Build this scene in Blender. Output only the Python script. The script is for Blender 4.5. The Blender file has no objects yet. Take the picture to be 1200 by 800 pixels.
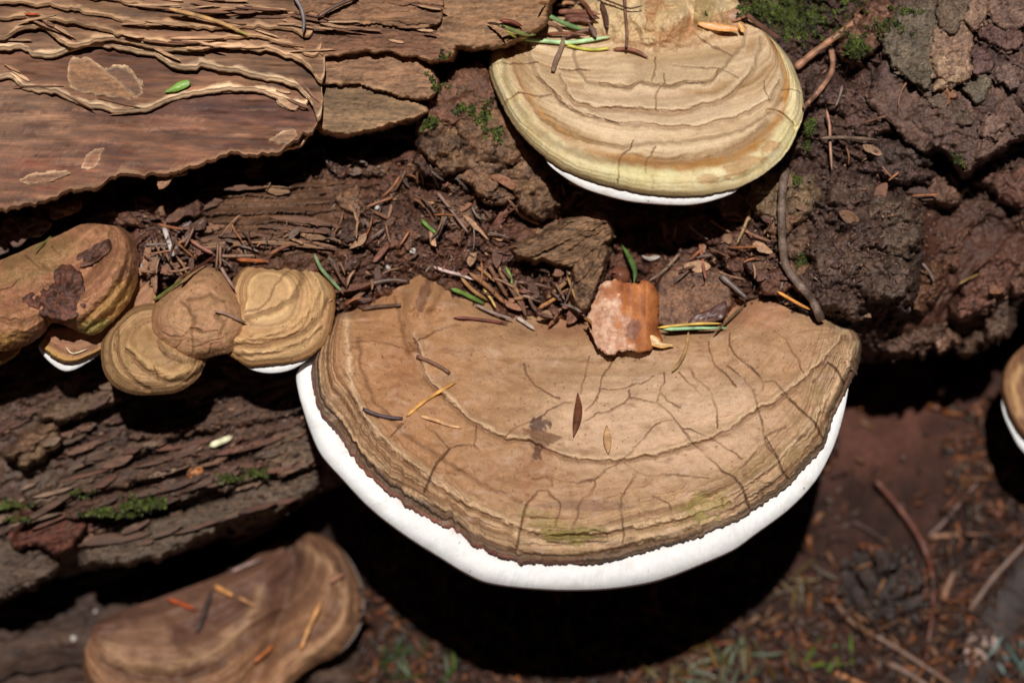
import bpy, math, random
import numpy as np

random.seed(7)
RNG = np.random.default_rng(7)
S = bpy.context.scene
COL = S.collection

# ------------------------------------------------------------------ camera, light, exposure
D = 4200.0            # camera distance from the focus plane, in half-millimetre units
U = 0.0005            # metres per unit
PITCH = math.radians(45)
HZ = 0.28             # height of the reference point above the forest floor (m)
EX = np.array((1.0, 0.0, 0.0))
EY = np.array((0.0, math.sin(PITCH), math.cos(PITCH)))
EZ = np.array((0.0, -math.cos(PITCH), math.sin(PITCH)))

cam_d = bpy.data.cameras.new("camera")
cam = bpy.data.objects.new("camera", cam_d)
COL.objects.link(cam)
cam.location = EZ * D * U + np.array((0, 0, HZ))
cam.rotation_euler = (PITCH, 0, 0)
cam_d.sensor_width = 36
cam_d.lens = 36 * D / 1200.0
cam_d.clip_start = 0.02
cam_d.clip_end = 200
cam_d.dof.use_dof = True
cam_d.dof.focus_distance = (D - 85) * U
cam_d.dof.aperture_fstop = 2.9
S.camera = cam

SUN_ABOVE_LENS = math.radians(18)      # the light comes from just above the lens
sun_d = bpy.data.lights.new("sun", 'SUN')
sun_d.energy = 4.2
sun_d.angle = math.radians(0.8)
sun_d.color = (1.0, 0.98, 0.95)
sun = bpy.data.objects.new("sun", sun_d)
COL.objects.link(sun)
sun.location = (0, -0.6, 1.6)
sun.rotation_euler = (PITCH - SUN_ABOVE_LENS, 0, 0)

world = bpy.data.worlds.new("World")
S.world = world
world.use_nodes = True
wn = world.node_tree
bg = wn.nodes["Background"]
sky = wn.nodes.new("ShaderNodeTexSky")
sky.sky_type = 'NISHITA'
sky.sun_disc = False
sky.sun_elevation = math.radians(90) - (PITCH - SUN_ABOVE_LENS)
sky.sun_rotation = math.radians(180)
wn.links.new(sky.outputs[0], bg.inputs[0])
bg.inputs[1].default_value = 0.0012   # a dark forest floor, exposed for the flash of light
S.view_settings.view_transform = 'Standard'
S.view_settings.look = 'None'
S.view_settings.exposure = 0.0
S.view_settings.gamma = 1.0
S.view_settings.use_curve_mapping = False
S.render.engine = 'CYCLES'
S.cycles.max_bounces = 4
S.cycles.use_denoising = True

# ------------------------------------------------------------------ helpers: numbers
def PW(px, py, w):
    px, py, w = np.broadcast_arrays(np.asarray(px, float), np.asarray(py, float), np.asarray(w, float))
    s = (D - w) / D
    X = (px - 600.0) * s
    Y = (400.0 - py) * s
    P = X[..., None] * EX + Y[..., None] * EY + w[..., None] * EZ
    P = P * U
    P[..., 2] += HZ
    return P

def unproject(P):
    Q = (P - np.array((0, 0, HZ))) / U
    X = Q @ EX; Y = Q @ EY; Z = Q @ EZ
    s = (D - Z) / D
    return 600 + X / s, 400 - Y / s, Z

def lin(c):
    c = np.asarray(c, float) / 255.0
    return np.where(c <= 0.04045, c / 12.92, ((c + 0.055) / 1.055) ** 2.4)

def C(r, g, b):
    return lin((r, g, b))

def smooth(a, b, x):
    t = np.clip((x - a) / (b - a), 0, 1)
    return t * t * (3 - 2 * t)

def mix(a, b, f):
    f = np.asarray(f)[..., None]
    return a * (1 - f) + b * f

_ANG = np.linspace(0, 2 * np.pi, 256, endpoint=False)
_GX, _GY = np.cos(_ANG), np.sin(_ANG)

def _hash(ix, iy, seed):
    h = (ix.astype(np.int64) * 374761393 + iy.astype(np.int64) * 668265263 + int(seed) * 144269504) & 0xffffffff
    h = ((h ^ (h >> 13)) * 1274126177) & 0xffffffff
    return h ^ (h >> 16)

def pn(x, y, seed=0):
    x = np.asarray(x, float); y = np.asarray(y, float)
    x, y = np.broadcast_arrays(x, y)
    ix = np.floor(x); iy = np.floor(y)
    fx = x - ix; fy = y - iy
    ix = ix.astype(np.int64); iy = iy.astype(np.int64)
    u = fx * fx * fx * (fx * (fx * 6 - 15) + 10)
    v = fy * fy * fy * (fy * (fy * 6 - 15) + 10)
    def g(dx, dy):
        h = _hash(ix + dx, iy + dy, seed) & 255
        return _GX[h] * (fx - dx) + _GY[h] * (fy - dy)
    a = g(0, 0); b = g(1, 0); c = g(0, 1); d = g(1, 1)
    return ((a + u * (b - a)) * (1 - v) + (c + u * (d - c)) * v) * 1.5

def fbm(x, y, o=4, seed=0, gain=0.5):
    r = 0; a = 1.0; t = 0
    for k in range(o):
        r = r + a * pn(np.asarray(x) * 2 ** k + 17.3 * k, np.asarray(y) * 2 ** k - 9.1 * k, seed + k * 13)
        t += a; a *= gain
    return r / t * 1.3

def ridged(x, y, o=4, seed=0):
    r = 0; a = 1.0; t = 0
    for k in range(o):
        r = r + a * (1 - 2 * np.abs(pn(np.asarray(x) * 2 ** k + 5.7 * k, np.asarray(y) * 2 ** k + 3.3 * k, seed + k * 7)))
        t += a; a *= 0.5
    return r / t

def worley(x, y, seed=0):
    ix = np.floor(x).astype(np.int64); iy = np.floor(y).astype(np.int64)
    f1 = np.full(x.shape, 9.0); f2 = np.full(x.shape, 9.0)
    cid = np.zeros(x.shape, np.int64); ox = np.zeros(x.shape); oy = np.zeros(x.shape)
    for dx in (-1, 0, 1):
        for dy in (-1, 0, 1):
            h = _hash(ix + dx, iy + dy, seed)
            qx = ix + dx + (h & 1023) / 1023.0; qy = iy + dy + ((h >> 10) & 1023) / 1023.0
            d = np.hypot(x - qx, y - qy)
            m = d < f1
            f2 = np.where(m, f1, np.minimum(f2, d))
            ox = np.where(m, x - qx, ox); oy = np.where(m, y - qy, oy)
            cid = np.where(m, h, cid); f1 = np.where(m, d, f1)
    return f1, f2, cid, ox, oy

def h01(cid, k):
    return (((cid * (2 * k + 7919)) >> 7) & 1023) / 1023.0

def catmull(P, n, closed=False):
    P = np.asarray(P, float)
    if closed:
        P = np.vstack([P, P[:1]])
    d = np.hypot(np.diff(P[:, 0]), np.diff(P[:, 1]))
    t = np.concatenate([[0], np.cumsum(np.maximum(d, 1e-6))])
    q = np.linspace(0, t[-1], n + 1)[:-1] if closed else np.linspace(0, t[-1], n)
    return interp_curve(t, P, q, closed)

def interp_curve(t, P, q, closed=False):
    m = np.zeros_like(P)
    m[1:-1] = (P[2:] - P[:-2]) / (t[2:] - t[:-2])[:, None]
    if closed:
        m[0] = m[-1] = (P[1] - P[-2]) / (t[1] - t[0] + t[-1] - t[-2])
    else:
        m[0] = (P[1] - P[0]) / (t[1] - t[0]); m[-1] = (P[-1] - P[-2]) / (t[-1] - t[-2])
    i = np.clip(np.searchsorted(t, q, side='right') - 1, 0, len(t) - 2)
    h = (t[i + 1] - t[i])[:, None]
    u = ((q - t[i]) / (t[i + 1] - t[i]))[:, None]
    return ((2 * u ** 3 - 3 * u ** 2 + 1) * P[i] + (u ** 3 - 2 * u ** 2 + u) * h * m[i]
            + (-2 * u ** 3 + 3 * u ** 2) * P[i + 1] + (u ** 3 - u ** 2) * h * m[i + 1])

def polydist(px, py, poly, maxd=25.0):
    """distance to a polyline and the signed side, only near it"""
    shp = px.shape
    x = px.ravel(); y = py.ravel()
    d = np.full(x.shape, maxd); sd = np.full(x.shape, maxd)
    A = np.asarray(poly, float)
    for (x0, y0), (x1, y1) in zip(A[:-1], A[1:]):
        idx = np.nonzero((x > min(x0, x1) - maxd) & (x < max(x0, x1) + maxd) & (y > min(y0, y1) - maxd) & (y < max(y0, y1) + maxd))[0]
        if not len(idx):
            continue
        vx, vy = x1 - x0, y1 - y0
        L = vx * vx + vy * vy + 1e-9
        xx = x[idx] - x0; yy = y[idx] - y0
        t = np.clip((xx * vx + yy * vy) / L, 0, 1)
        dd = np.hypot(xx - t * vx, yy - t * vy)
        cr = np.sign(vx * yy - vy * xx)
        m = dd < d[idx]
        d[idx[m]] = dd[m]; sd[idx[m]] = (dd * cr)[m]
    return d.reshape(shp), sd.reshape(shp)

def blob(x, y, cx, cy, rx, ry, ang=0.0, seed=0, jag=.5):
    ca, sa = math.cos(ang), math.sin(ang)
    X = ((x - cx) * ca + (y - cy) * sa) / rx; Y = (-(x - cx) * sa + (y - cy) * ca) / ry
    d = np.hypot(X, Y) + jag * fbm(x / (rx * .7 + 2), y / (ry * .7 + 2), 3, seed)
    return smooth(1.15, .75, d)

# depth map of what has been built, to lay litter on it
ZO = 300
ZB = np.full((1300, 1800), -9999.0)
def splat(px, py, w, r=1):
    ix = np.round(px).astype(int).ravel() + ZO; iy = np.round(py).astype(int).ravel() + ZO
    ww = np.asarray(w, float).ravel()
    for dx in range(-r, r + 1):
        for dy in range(-r, r + 1):
            jx = ix + dx; jy = iy + dy
            ok = (jx >= 0) & (jy >= 0) & (jx < 1800) & (jy < 1300)
            np.maximum.at(ZB, (jy[ok], jx[ok]), ww[ok])
def depth(px, py, r=2):
    px = np.atleast_1d(px); py = np.atleast_1d(py)
    out = np.zeros(len(px))
    for i, (a, b) in enumerate(zip(px, py)):
        x = int(round(a)) + ZO; y = int(round(b)) + ZO
        z = ZB[max(0, y - r):y + r + 1, max(0, x - r):x + r + 1]
        z = z[z > -9000]
        out[i] = np.percentile(z, 80) if z.size else -300
    return out

# ------------------------------------------------------------------ helpers: objects
def put(name, V, quads, mat, parent=None, ngons=None, col=None, smooth_shade=True, origin=None, origin_px=None):
    """one mesh object from world-space points"""
    V = np.asarray(V, float).reshape(-1, 3)
    if parent is not None:
        org = np.array(parent['_org'])
    elif origin is not None:
        org = np.asarray(origin, float)
    else:
        org = V.mean(0); org[2] = V[:, 2].min()
    me = bpy.data.meshes.new(name)
    q = np.asarray(quads, np.int32).reshape(-1, 4) if quads is not None and len(quads) else np.zeros((0, 4), np.int32)
    loops = [q.ravel()]; starts = [np.arange(len(q)) * 4]; n = len(q) * 4
    for g in (ngons or []):
        loops.append(np.asarray(g, np.int32)); starts.append(np.array([n])); n += len(g)
    loops = np.concatenate(loops); starts = np.concatenate(starts).astype(np.int32)
    me.vertices.add(len(V)); me.vertices.foreach_set('co', (V - org).astype(np.float32).ravel())
    me.loops.add(len(loops)); me.loops.foreach_set('vertex_index', loops.astype(np.int32))
    me.polygons.add(len(starts)); me.polygons.foreach_set('loop_start', starts)
    me.update(calc_edges=True)
    if smooth_shade:
        me.polygons.foreach_set('use_smooth', np.ones(len(starts), bool))
    if col is not None:
        c = np.asarray(col, float)
        if c.ndim == 1:
            c = np.tile(c, (len(V), 1))
        a = me.color_attributes.new('tint', 'FLOAT_COLOR', 'POINT')
        a.data.foreach_set('color', np.hstack([np.clip(c.reshape(-1, 3), 0.002, 0.95), np.ones((len(V), 1))]).astype(np.float32).ravel())
    me.materials.append(mat)
    o = bpy.data.objects.new(name, me)
    COL.objects.link(o)
    if parent is not None:
        o.parent = parent
    else:
        o.location = org
    return o

def empty(name, px, py, w):
    o = bpy.data.objects.new(name, None)
    COL.objects.link(o)
    p = PW(px, py, w)
    o.location = p
    o['_org'] = [float(v) for v in p]
    o.empty_display_size = 0.01
    return o

def tag(o, label=None, cat=None, group=None, kind=None):
    if label: o['label'] = label
    if cat: o['category'] = cat
    if group: o['group'] = group
    if kind: o['kind'] = kind
    return o

def gridq(nt, nk, wrap=False):
    i, j = np.meshgrid(np.arange(nt - 1), np.arange(nk if wrap else nk - 1), indexing='ij')
    j2 = (j + 1) % nk
    return np.stack([i * nk + j, i * nk + j2, (i + 1) * nk + j2, (i + 1) * nk + j], -1).reshape(-1, 4)

# ------------------------------------------------------------------ materials
def material(name, var=0.35, fine=900.0, med=140.0, stretch=(1, 1, 1), rot=0.0, rough=0.75, spec=0.3, bump=0.4, bdist=0.0006, sss=0.0, bfine=None, hue=0.0, two=None):
    m = bpy.data.materials.new(name)
    m.use_nodes = True
    t = m.node_tree; N = t.nodes; L = t.links
    b = N['Principled BSDF']
    b.inputs['Roughness'].default_value = rough
    b.inputs['Specular IOR Level'].default_value = spec
    at = N.new('ShaderNodeAttribute'); at.attribute_name = 'tint'
    tc = N.new('ShaderNodeTexCoord')
    mp = N.new('ShaderNodeMapping')
    mp.inputs['Scale'].default_value = stretch
    mp.inputs['Rotation'].default_value = (0, rot, 0)
    L.new(tc.outputs['Object'], mp.inputs['Vector'])
    def noise(sc, det=5, ro=0.6):
        n = N.new('ShaderNodeTexNoise')
        n.inputs['Scale'].default_value = sc; n.inputs['Detail'].default_value = det; n.inputs['Roughness'].default_value = ro
        L.new(mp.outputs[0], n.inputs['Vector'])
        return n
    n1 = noise(fine); n2 = noise(med)
    def rng(n, lo, hi):
        r = N.new('ShaderNodeMapRange')
        r.inputs[1].default_value = 0.28; r.inputs[2].default_value = 0.72
        r.inputs[3].default_value = lo; r.inputs[4].default_value = hi
        L.new(n.outputs['Fac'], r.inputs[0])
        return r
    r1 = rng(n1, 1 - var, 1 + var); r2 = rng(n2, 1 - var * 0.7, 1 + var * 0.7)
    mul = N.new('ShaderNodeMath'); mul.operation = 'MULTIPLY'
    L.new(r1.outputs[0], mul.inputs[0]); L.new(r2.outputs[0], mul.inputs[1])
    sc = N.new('ShaderNodeVectorMath'); sc.operation = 'SCALE'
    L.new(at.outputs['Color'], sc.inputs[0]); L.new(mul.outputs[0], sc.inputs['Scale'])
    L.new(sc.outputs[0], b.inputs['Base Color'])
    rr = rng(n1, max(0.05, rough - 0.15), min(1, rough + 0.15))
    L.new(rr.outputs[0], b.inputs['Roughness'])
    bn = noise(bfine or fine * 0.6, 7, 0.65)
    bp = N.new('ShaderNodeBump'); bp.inputs['Strength'].default_value = bump; bp.inputs['Distance'].default_value = bdist
    L.new(bn.outputs['Fac'], bp.inputs['Height']); L.new(bp.outputs[0], b.inputs['Normal'])
    if sss > 0:
        b.inputs['Subsurface Weight'].default_value = sss
        b.inputs['Subsurface Radius'].default_value = (0.002, 0.0015, 0.001)
        b.inputs['Subsurface Scale'].default_value = 1.0
    return m

M_CAP = material('bracket_crust', var=0.17, fine=1100, med=220, rough=0.62, spec=0.28, bump=0.22, bdist=0.0005, bfine=700)
M_PORE = material('pore_white', var=0.05, fine=1500, med=200, rough=0.8, spec=0.2, bump=0.5, bdist=0.0004, bfine=1400)
M_WOOD = material('rotten_wood', var=0.5, fine=700, med=110, rough=0.52, spec=0.42, bump=0.85, bdist=0.0012, bfine=420)
M_FIBRE = material('fibrous_wood', var=0.5, fine=420, med=80, stretch=(0.16, 1, 1), rot=math.radians(18), rough=0.65, spec=0.28, bump=0.75, bdist=0.001, bfine=420)
M_SHEET = material('bark_sheet', var=0.5, fine=460, med=70, stretch=(0.12, 1, 1), rot=math.radians(5), rough=0.68, spec=0.25, bump=0.7, bdist=0.0007, bfine=420)
M_BARK = material('bark', var=0.52, fine=650, med=130, rough=0.55, spec=0.4, bump=0.9, bdist=0.001, bfine=420)
M_LITTER = material('litter', var=0.25, fine=900, med=300, stretch=(0.5, 1, 1), rough=0.45, spec=0.4, bump=0.3, bdist=0.0003)
M_LEAF = material('leaf_scale', var=0.2, fine=700, med=150, rough=0.42, spec=0.45, bump=0.3, bdist=0.0004)
M_PAPER = material('papery_flake', var=0.22, fine=800, med=180, rough=0.6, spec=0.25, bump=0.35, bdist=0.0004)
M_MOSS = material('moss', var=0.35, fine=500, med=90, rough=0.6, spec=0.3, bump=0.0)
M_SOIL = material('soil', var=0.45, fine=420, med=60, rough=0.75, spec=0.2, bump=0.8, bdist=0.002, bfine=250)

# ------------------------------------------------------------------ builders
def flake(name, poly, w0=None, g=(0, 0), thick=5, dome=0, relief=1.0, rscale=14, rag=1.2, col=(0.1, 0.07, 0.05), edge=None,
          mat=None, parent=None, rings=5, m=None, seed=0, lift=0, bev=0.9, colvar=0.3, colfn=None, grain=None, strat=None, follow=0.0, org=None):
    """a plate with its own outline, edge and back; g = depth change per unit to the right and down"""
    poly = np.asarray(poly, float)
    if (poly[:, 0] * np.roll(poly[:, 1], -1) - poly[:, 1] * np.roll(poly[:, 0], -1)).sum() < 0:
        poly = poly[::-1]
    per = np.hypot(*(np.roll(poly, -1, 0) - poly).T).sum()
    m = m or int(np.clip(per / 3.2, 16, 260))
    O = catmull(poly, m, closed=True)
    c = O.mean(0)
    a = np.arange(m) * per / m
    rr = rag * (fbm(a / 9.0, np.full(m, seed * 3.7), 3, seed) * 1.6)
    nrm = O - c; nrm /= np.hypot(*nrm.T)[:, None] + 1e-9
    O = O + nrm * rr[:, None]
    rho = np.concatenate([np.linspace(0, 0.9, rings)[1:], [0.97]])
    k = len(rho)
    px = c[0] + (O[:, 0] - c[0])[:, None] * rho; py = c[1] + (O[:, 1] - c[1])[:, None] * rho
    if w0 is None:
        w0 = depth(O[::max(1, m // 12), 0] * .7 + c[0] * .3, O[::max(1, m // 12), 1] * .7 + c[1] * .3).mean() + thick * 0.8
    w0 = w0 + lift
    def wf(x, y, rh):
        w = w0 + g[0] * (x - c[0]) + g[1] * (y - c[1]) + dome * (1 - rh ** 2)
        w = w + relief * fbm(x / rscale, y / rscale, 4, seed + 5) * 1.6
        if strat:
            ang, per_, amp = strat
            ca, sa = math.cos(ang), math.sin(ang)
            A = x * ca + y * sa; B = -x * sa + y * ca
            s = B / per_ + 0.9 * fbm(A / 60, B / 30, 3, seed + 2)
            f = s - np.floor(s)
            w = w + amp * np.where(f < .8, f / .8, (1 - f) / .2)
        return w
    tw = wf(px, py, np.broadcast_to(rho, px.shape))
    cx_w = wf(np.array([c[0]]), np.array([c[1]]), np.array([0.0]))
    ew = wf(O[:, 0], O[:, 1], np.ones(m))
    rows_x = [px[:, i] for i in range(k)] + [O[:, 0], O[:, 0] * bev + c[0] * (1 - bev) if bev < .6 else c[0] + (O[:, 0] - c[0]) * .985]
    rows_y = [py[:, i] for i in range(k)] + [O[:, 1], c[1] + (O[:, 1] - c[1]) * .985]
    rows_w = [tw[:, i] for i in range(k)] + [ew - thick * .35, ew - thick]
    X = np.stack(rows_x, 1); Y = np.stack(rows_y, 1); W = np.stack(rows_w, 1)
    nk = X.shape[1]
    V = PW(X, Y, W).reshape(-1, 3)
    cen = PW(c[0], c[1], cx_w[0]); bot = PW(c[0], c[1], w0 - thick * 1.3)
    V = np.vstack([V, cen[None], bot[None]])
    i = np.arange(m); i2 = (i + 1) % m
    quads = np.concatenate([np.stack([i * nk + j, i2 * nk + j, i2 * nk + j + 1, i * nk + j + 1], -1) for j in range(nk - 1)])[:, ::-1]
    nc = m * nk
    tris = [(nc, int(q * nk), int(i2[q] * nk)) for q in range(m)] + [(nc + 1, int(i2[q] * nk + nk - 1), int(q * nk + nk - 1)) for q in range(m)]
    XX = np.concatenate([X.ravel(), [c[0], c[0]]]); YY = np.concatenate([Y.ravel(), [c[1], c[1]]])
    col = np.asarray(col, float)
    if colfn:
        cc = colfn(XX, YY)
    else:
        f = fbm(XX / 18 + seed, YY / 11, 3, seed + 3)
        cc = col * (1 + colvar * f)[:, None]
    if edge is not None:
        e = np.zeros((m, nk)); e[:, k:] = 1; e[:, k - 1] = .6
        cc = mix(cc, np.asarray(edge), np.concatenate([e.ravel(), [0, 1]]))
    splat(X[:, :k], Y[:, :k], W[:, :k], 2)
    return put(name, V, quads, mat or M_BARK, parent, tris, cc)

def inside(px, py, poly):
    r = np.zeros(px.shape, bool)
    A = np.asarray(poly, float)
    for (x0, y0), (x1, y1) in zip(A, np.roll(A, -1, 0)):
        if y0 == y1: continue
        c = ((y0 > py) != (y1 > py)) & (px < (x1 - x0) * (py - y0) / (y1 - y0) + x0)
        r ^= c
    return r

def relief_plate(name, poly, wf, colfn, mat, parent=None, skirt=40, shoulder=7, sdrop=5, res=1.7, warp=3.0, seed=0, edge=None, edgew=3.0, wall=5.0):
    """a thick broken piece: dense relief on top, rounded shoulder, steep ragged side"""
    poly = np.asarray(poly, float)
    pad = wall + 6
    x = np.arange(poly[:, 0].min() - pad, poly[:, 0].max() + pad, res); y = np.arange(poly[:, 1].min() - pad, poly[:, 1].max() + pad, res)
    X, Y = np.meshgrid(x, y, indexing='ij')
    qx = X + warp * (1.5 * fbm(X / 16, Y / 16, 4, seed + 1)); qy = Y + warp * (1.5 * fbm(X / 16, Y / 16, 4, seed + 2))
    P = catmull(poly, max(40, len(poly) * 6), closed=True)
    d, _ = polydist(qx, qy, np.vstack([P, P[:1]]), max(shoulder, wall) + 8)
    sd = np.where(inside(qx, qy, P), d, -d)
    w = wf(X, Y)
    cc = colfn(X, Y) * (.86 if mat is M_SHEET else .8)  # log pieces darkened; for the lower-left ledges it stands in for light falloff
    t = np.clip(1 - sd / shoulder, 0, 1)
    w = w - sdrop * (1 - np.sqrt(np.clip(1 - t ** 2, 0, 1))) - skirt * np.clip(-sd / wall, 0, 1.0)
    if edge is not None:
        cc = mix(cc, np.asarray(edge), np.exp(-np.clip(sd, 0, 99) / edgew) * np.clip(.75 + .6 * fbm(X / 12, Y / 12, 3, seed + 5), 0, 1) * (sd > -3))
    keep = sd > -wall - res
    nx, ny = X.shape
    q = gridq(nx, ny)[:, ::-1]
    k = keep.ravel()
    q = q[k[q].all(1)]
    used = np.unique(q)
    mp = np.full(nx * ny, -1); mp[used] = np.arange(len(used))
    ok = (sd > 0)
    splat(X[ok], Y[ok], w[ok], 1)
    return put(name, PW(X, Y, w).reshape(-1, 3)[used], mp[q], mat, parent, None, cc.reshape(-1, 3)[used])

def tube(name, pts, R, col, mat=None, parent=None, sides=7, n=None, taper='needle', flat=0.75, w=None, lift=0.0, stiff=True, seed=0, bumpy=0.0, tip=None):
    """needle, twig or stem laid along image-plane points over what lies below"""
    pts = np.asarray(pts, float)
    if name in ('needle', 'stem') and R < 5: R = R * .74
    L = np.hypot(*np.diff(pts, axis=0).T).sum()
    n = n or int(np.clip(L / 4, 7, 40))
    P = catmull(pts, n) if len(pts) > 2 else np.linspace(pts[0], pts[1], n)
    s = np.linspace(0, 1, n)
    if w is None:
        dz = depth(P[:, 0], P[:, 1], 2)
        if stiff:
            k = np.polyfit(s, dz, 1)
            base = np.polyval(k, s)
            ww = base + np.percentile(dz - base, 75)
        else:
            ker = np.ones(5) / 5
            ww = np.convolve(np.pad(dz, 2, 'edge'), ker, 'valid')
            ww = np.maximum(ww, dz - 4)
        ww = ww + R * flat * 0.8 + lift
    elif np.ndim(w) == 0:
        ww = np.full(n, float(w))
    else:
        ww = np.interp(s, np.linspace(0, 1, len(w)), w)
    if taper == 'needle':
        rad = R * np.minimum(1, np.minimum(np.sqrt(s / .12 + .02), np.sqrt((1 - s) / .22 + .02)))
    elif taper == 'spindle':
        rad = R * np.maximum(np.sin(np.pi * s) ** .8, .08)
    else:
        rad = R * (1 - (1 - float(taper)) * s)
        rad[0] *= .8; rad[-1] *= .8
    T = np.gradient(P, axis=0); T /= np.hypot(*T.T)[:, None] + 1e-9
    ph = np.arange(sides) * 2 * np.pi / sides
    r2 = rad[:, None] * (1 + bumpy * (.6 * fbm((s * L / 16)[:, None], 1.1 * np.cos(ph)[None] + 3 * np.sin(ph)[None] + seed, 4, seed) + .6 * fbm((s * L / 9)[:, None], 0 * ph[None] + seed, 2, seed + 2)))
    X = P[:, 0:1] - T[:, 1:2] * r2 * np.cos(ph)
    Y = P[:, 1:2] + T[:, 0:1] * r2 * np.cos(ph)
    W = ww[:, None] + r2 * flat * np.sin(ph)
    V = PW(X, Y, W).reshape(-1, 3)
    q = gridq(n, sides, True)
    ng = [list(range(sides))[::-1], [(n - 1) * sides + j for j in range(sides)]]
    col = np.asarray(col, float)
    f = fbm(s * L / 14 + seed, s * 0 + seed * 1.3, 2, seed + 1)
    cc = col[None] * (1 + .45 * f)[:, None] * (1 - .35 * np.exp(-s / .06) - .3 * np.exp(-(1 - s) / .06))[:, None]
    if tip is not None:
        cc = mix(cc, np.asarray(tip), smooth(.8, 1, s))
    cc = np.repeat(cc, sides, 0)
    splat(P[:, 0], P[:, 1], ww, 1)
    return put(name, V, q, mat or M_LITTER, parent, ng, cc)

# ================================================================== THE LOG
log = empty('fallen_log', 600, 640, -250)
tag(log, 'rotting fallen log with peeling bark that carries the bracket fungi', 'log')

CP = np.array([
    (-150, -150, -140), (0, -20, -30), (300, -20, -30), (600, -60, -70), (900, -60, -70), (1200, -80, -60), (1350, -100, -120),
    (50, 100, -20), (200, 100, -20), (400, 100, -20), (0, 260, -45), (100, 250, -60), (200, 230, -60), (350, 190, -60), (450, 180, -55),
    (330, 268, 25), (250, 300, -10), (180, 290, -25), (400, 330, 0), (440, 280, -10), (520, 290, 0), (600, 300, -5), (650, 340, -2),
    (560, 200, -15), (600, 120, -20), (640, 20, -30), (750, 80, -45), (750, 250, -55), (820, 300, -22), (880, 290, 0), (920, 200, 0),
    (950, 60, -30), (960, 120, -14), (1000, 250, 30), (1000, 310, 55), (1040, 320, 45), (980, 350, 35), (1060, 240, 0), (1080, 200, -60),
    (1120, 230, -75), (1100, 300, -60), (1150, 330, -70), (1080, 350, -65), (1020, 400, -90), (1100, 390, -110), (1190, 240, -60),
    (1200, 340, -100), (1150, 100, 0), (1200, 20, -20), (1100, 50, 0), (30, 450, -100), (150, 480, -105), (300, 480, -105), (380, 480, -130),
    (60, 560, -120), (200, 560, -125), (350, 560, -140), (0, 680, -190), (100, 660, -170), (200, 640, -180), (370, 590, -190),
    (500, 450, -60), (700, 450, -60), (900, 430, -60), (600, 560, -150), (900, 500, -150), (-150, 300, -40), (-150, 600, -100), (1350, 250, -90)], float)
def _phi(a, b):
    return np.sqrt((a[:, None, 0] - b[None, :, 0]) ** 2 + (a[:, None, 1] - b[None, :, 1]) ** 2 + 900.0)
_A = np.vstack([np.hstack([_phi(CP, CP), np.ones((len(CP), 1)), CP[:, :2]]), np.hstack([np.vstack([np.ones(len(CP)), CP[:, :2].T]), np.zeros((3, 3))])])
_lam = np.linalg.solve(_A, np.concatenate([CP[:, 2], np.zeros(3)]))
def macro(px, py):
    q = np.stack([np.clip(px, -160, 1360).ravel(), np.clip(py, -150, 700).ravel()], 1)
    out = np.empty(len(q))
    for i in range(0, len(q), 60000):
        a = q[i:i + 60000]
        out[i:i + 60000] = _phi(a, CP) @ _lam[:-3] + _lam[-3] + a @ _lam[-2:]
    return out.reshape(px.shape)

def strata(px, py, ang, period, warp, amp, seed, along=140.0):
    ca, sa = math.cos(ang), math.sin(ang)
    A = px * ca - py * sa; B = px * sa + py * ca
    s = B / period + warp * fbm(A / along, B / (along * .45), 4, seed)
    k = np.floor(s); f = s - k
    saw = np.where(f < .85, f / .85, (1 - f) / .15)
    hk = (_hash(k.astype(np.int64), np.zeros_like(k, dtype=np.int64) + seed, 3) & 255) / 255.0
    return amp * saw * (.35 + hk) * (.55 + .75 * fbm(A / 90 + k * 7.3, k * 3.1, 2, seed + 4))

def terrace(x, y, sc, n, seed, sy=1.0, sharp=.18):
    f = fbm(x / sc, y / (sc * sy), 5, seed) * .5 + .5
    t = f * n; k = np.floor(t); fr = t - k
    return (k + smooth(0, sharp, fr) * .8 + .2 * fr) / n - .5

def core_zones(px, py):
    zl = smooth(425, 470, py) * smooth(470, 400, px)
    zt = np.exp(-(((px - 325) / 125) ** 2 + ((py - 255) / 52) ** 2) * 1.2)
    zt = np.clip(zt * 1.6, 0, 1) * (1 - zl)
    zs = smooth(1035, 1080, px) * smooth(225, 280, py + 0 * px)        # smooth root-like folds, far right
    zr = smooth(850, 930, px) * (1 - zs)
    zc = np.clip(1 - zl - zt - zr - zs, 0, 1)
    return zl, zt, zr, zs, zc

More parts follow.
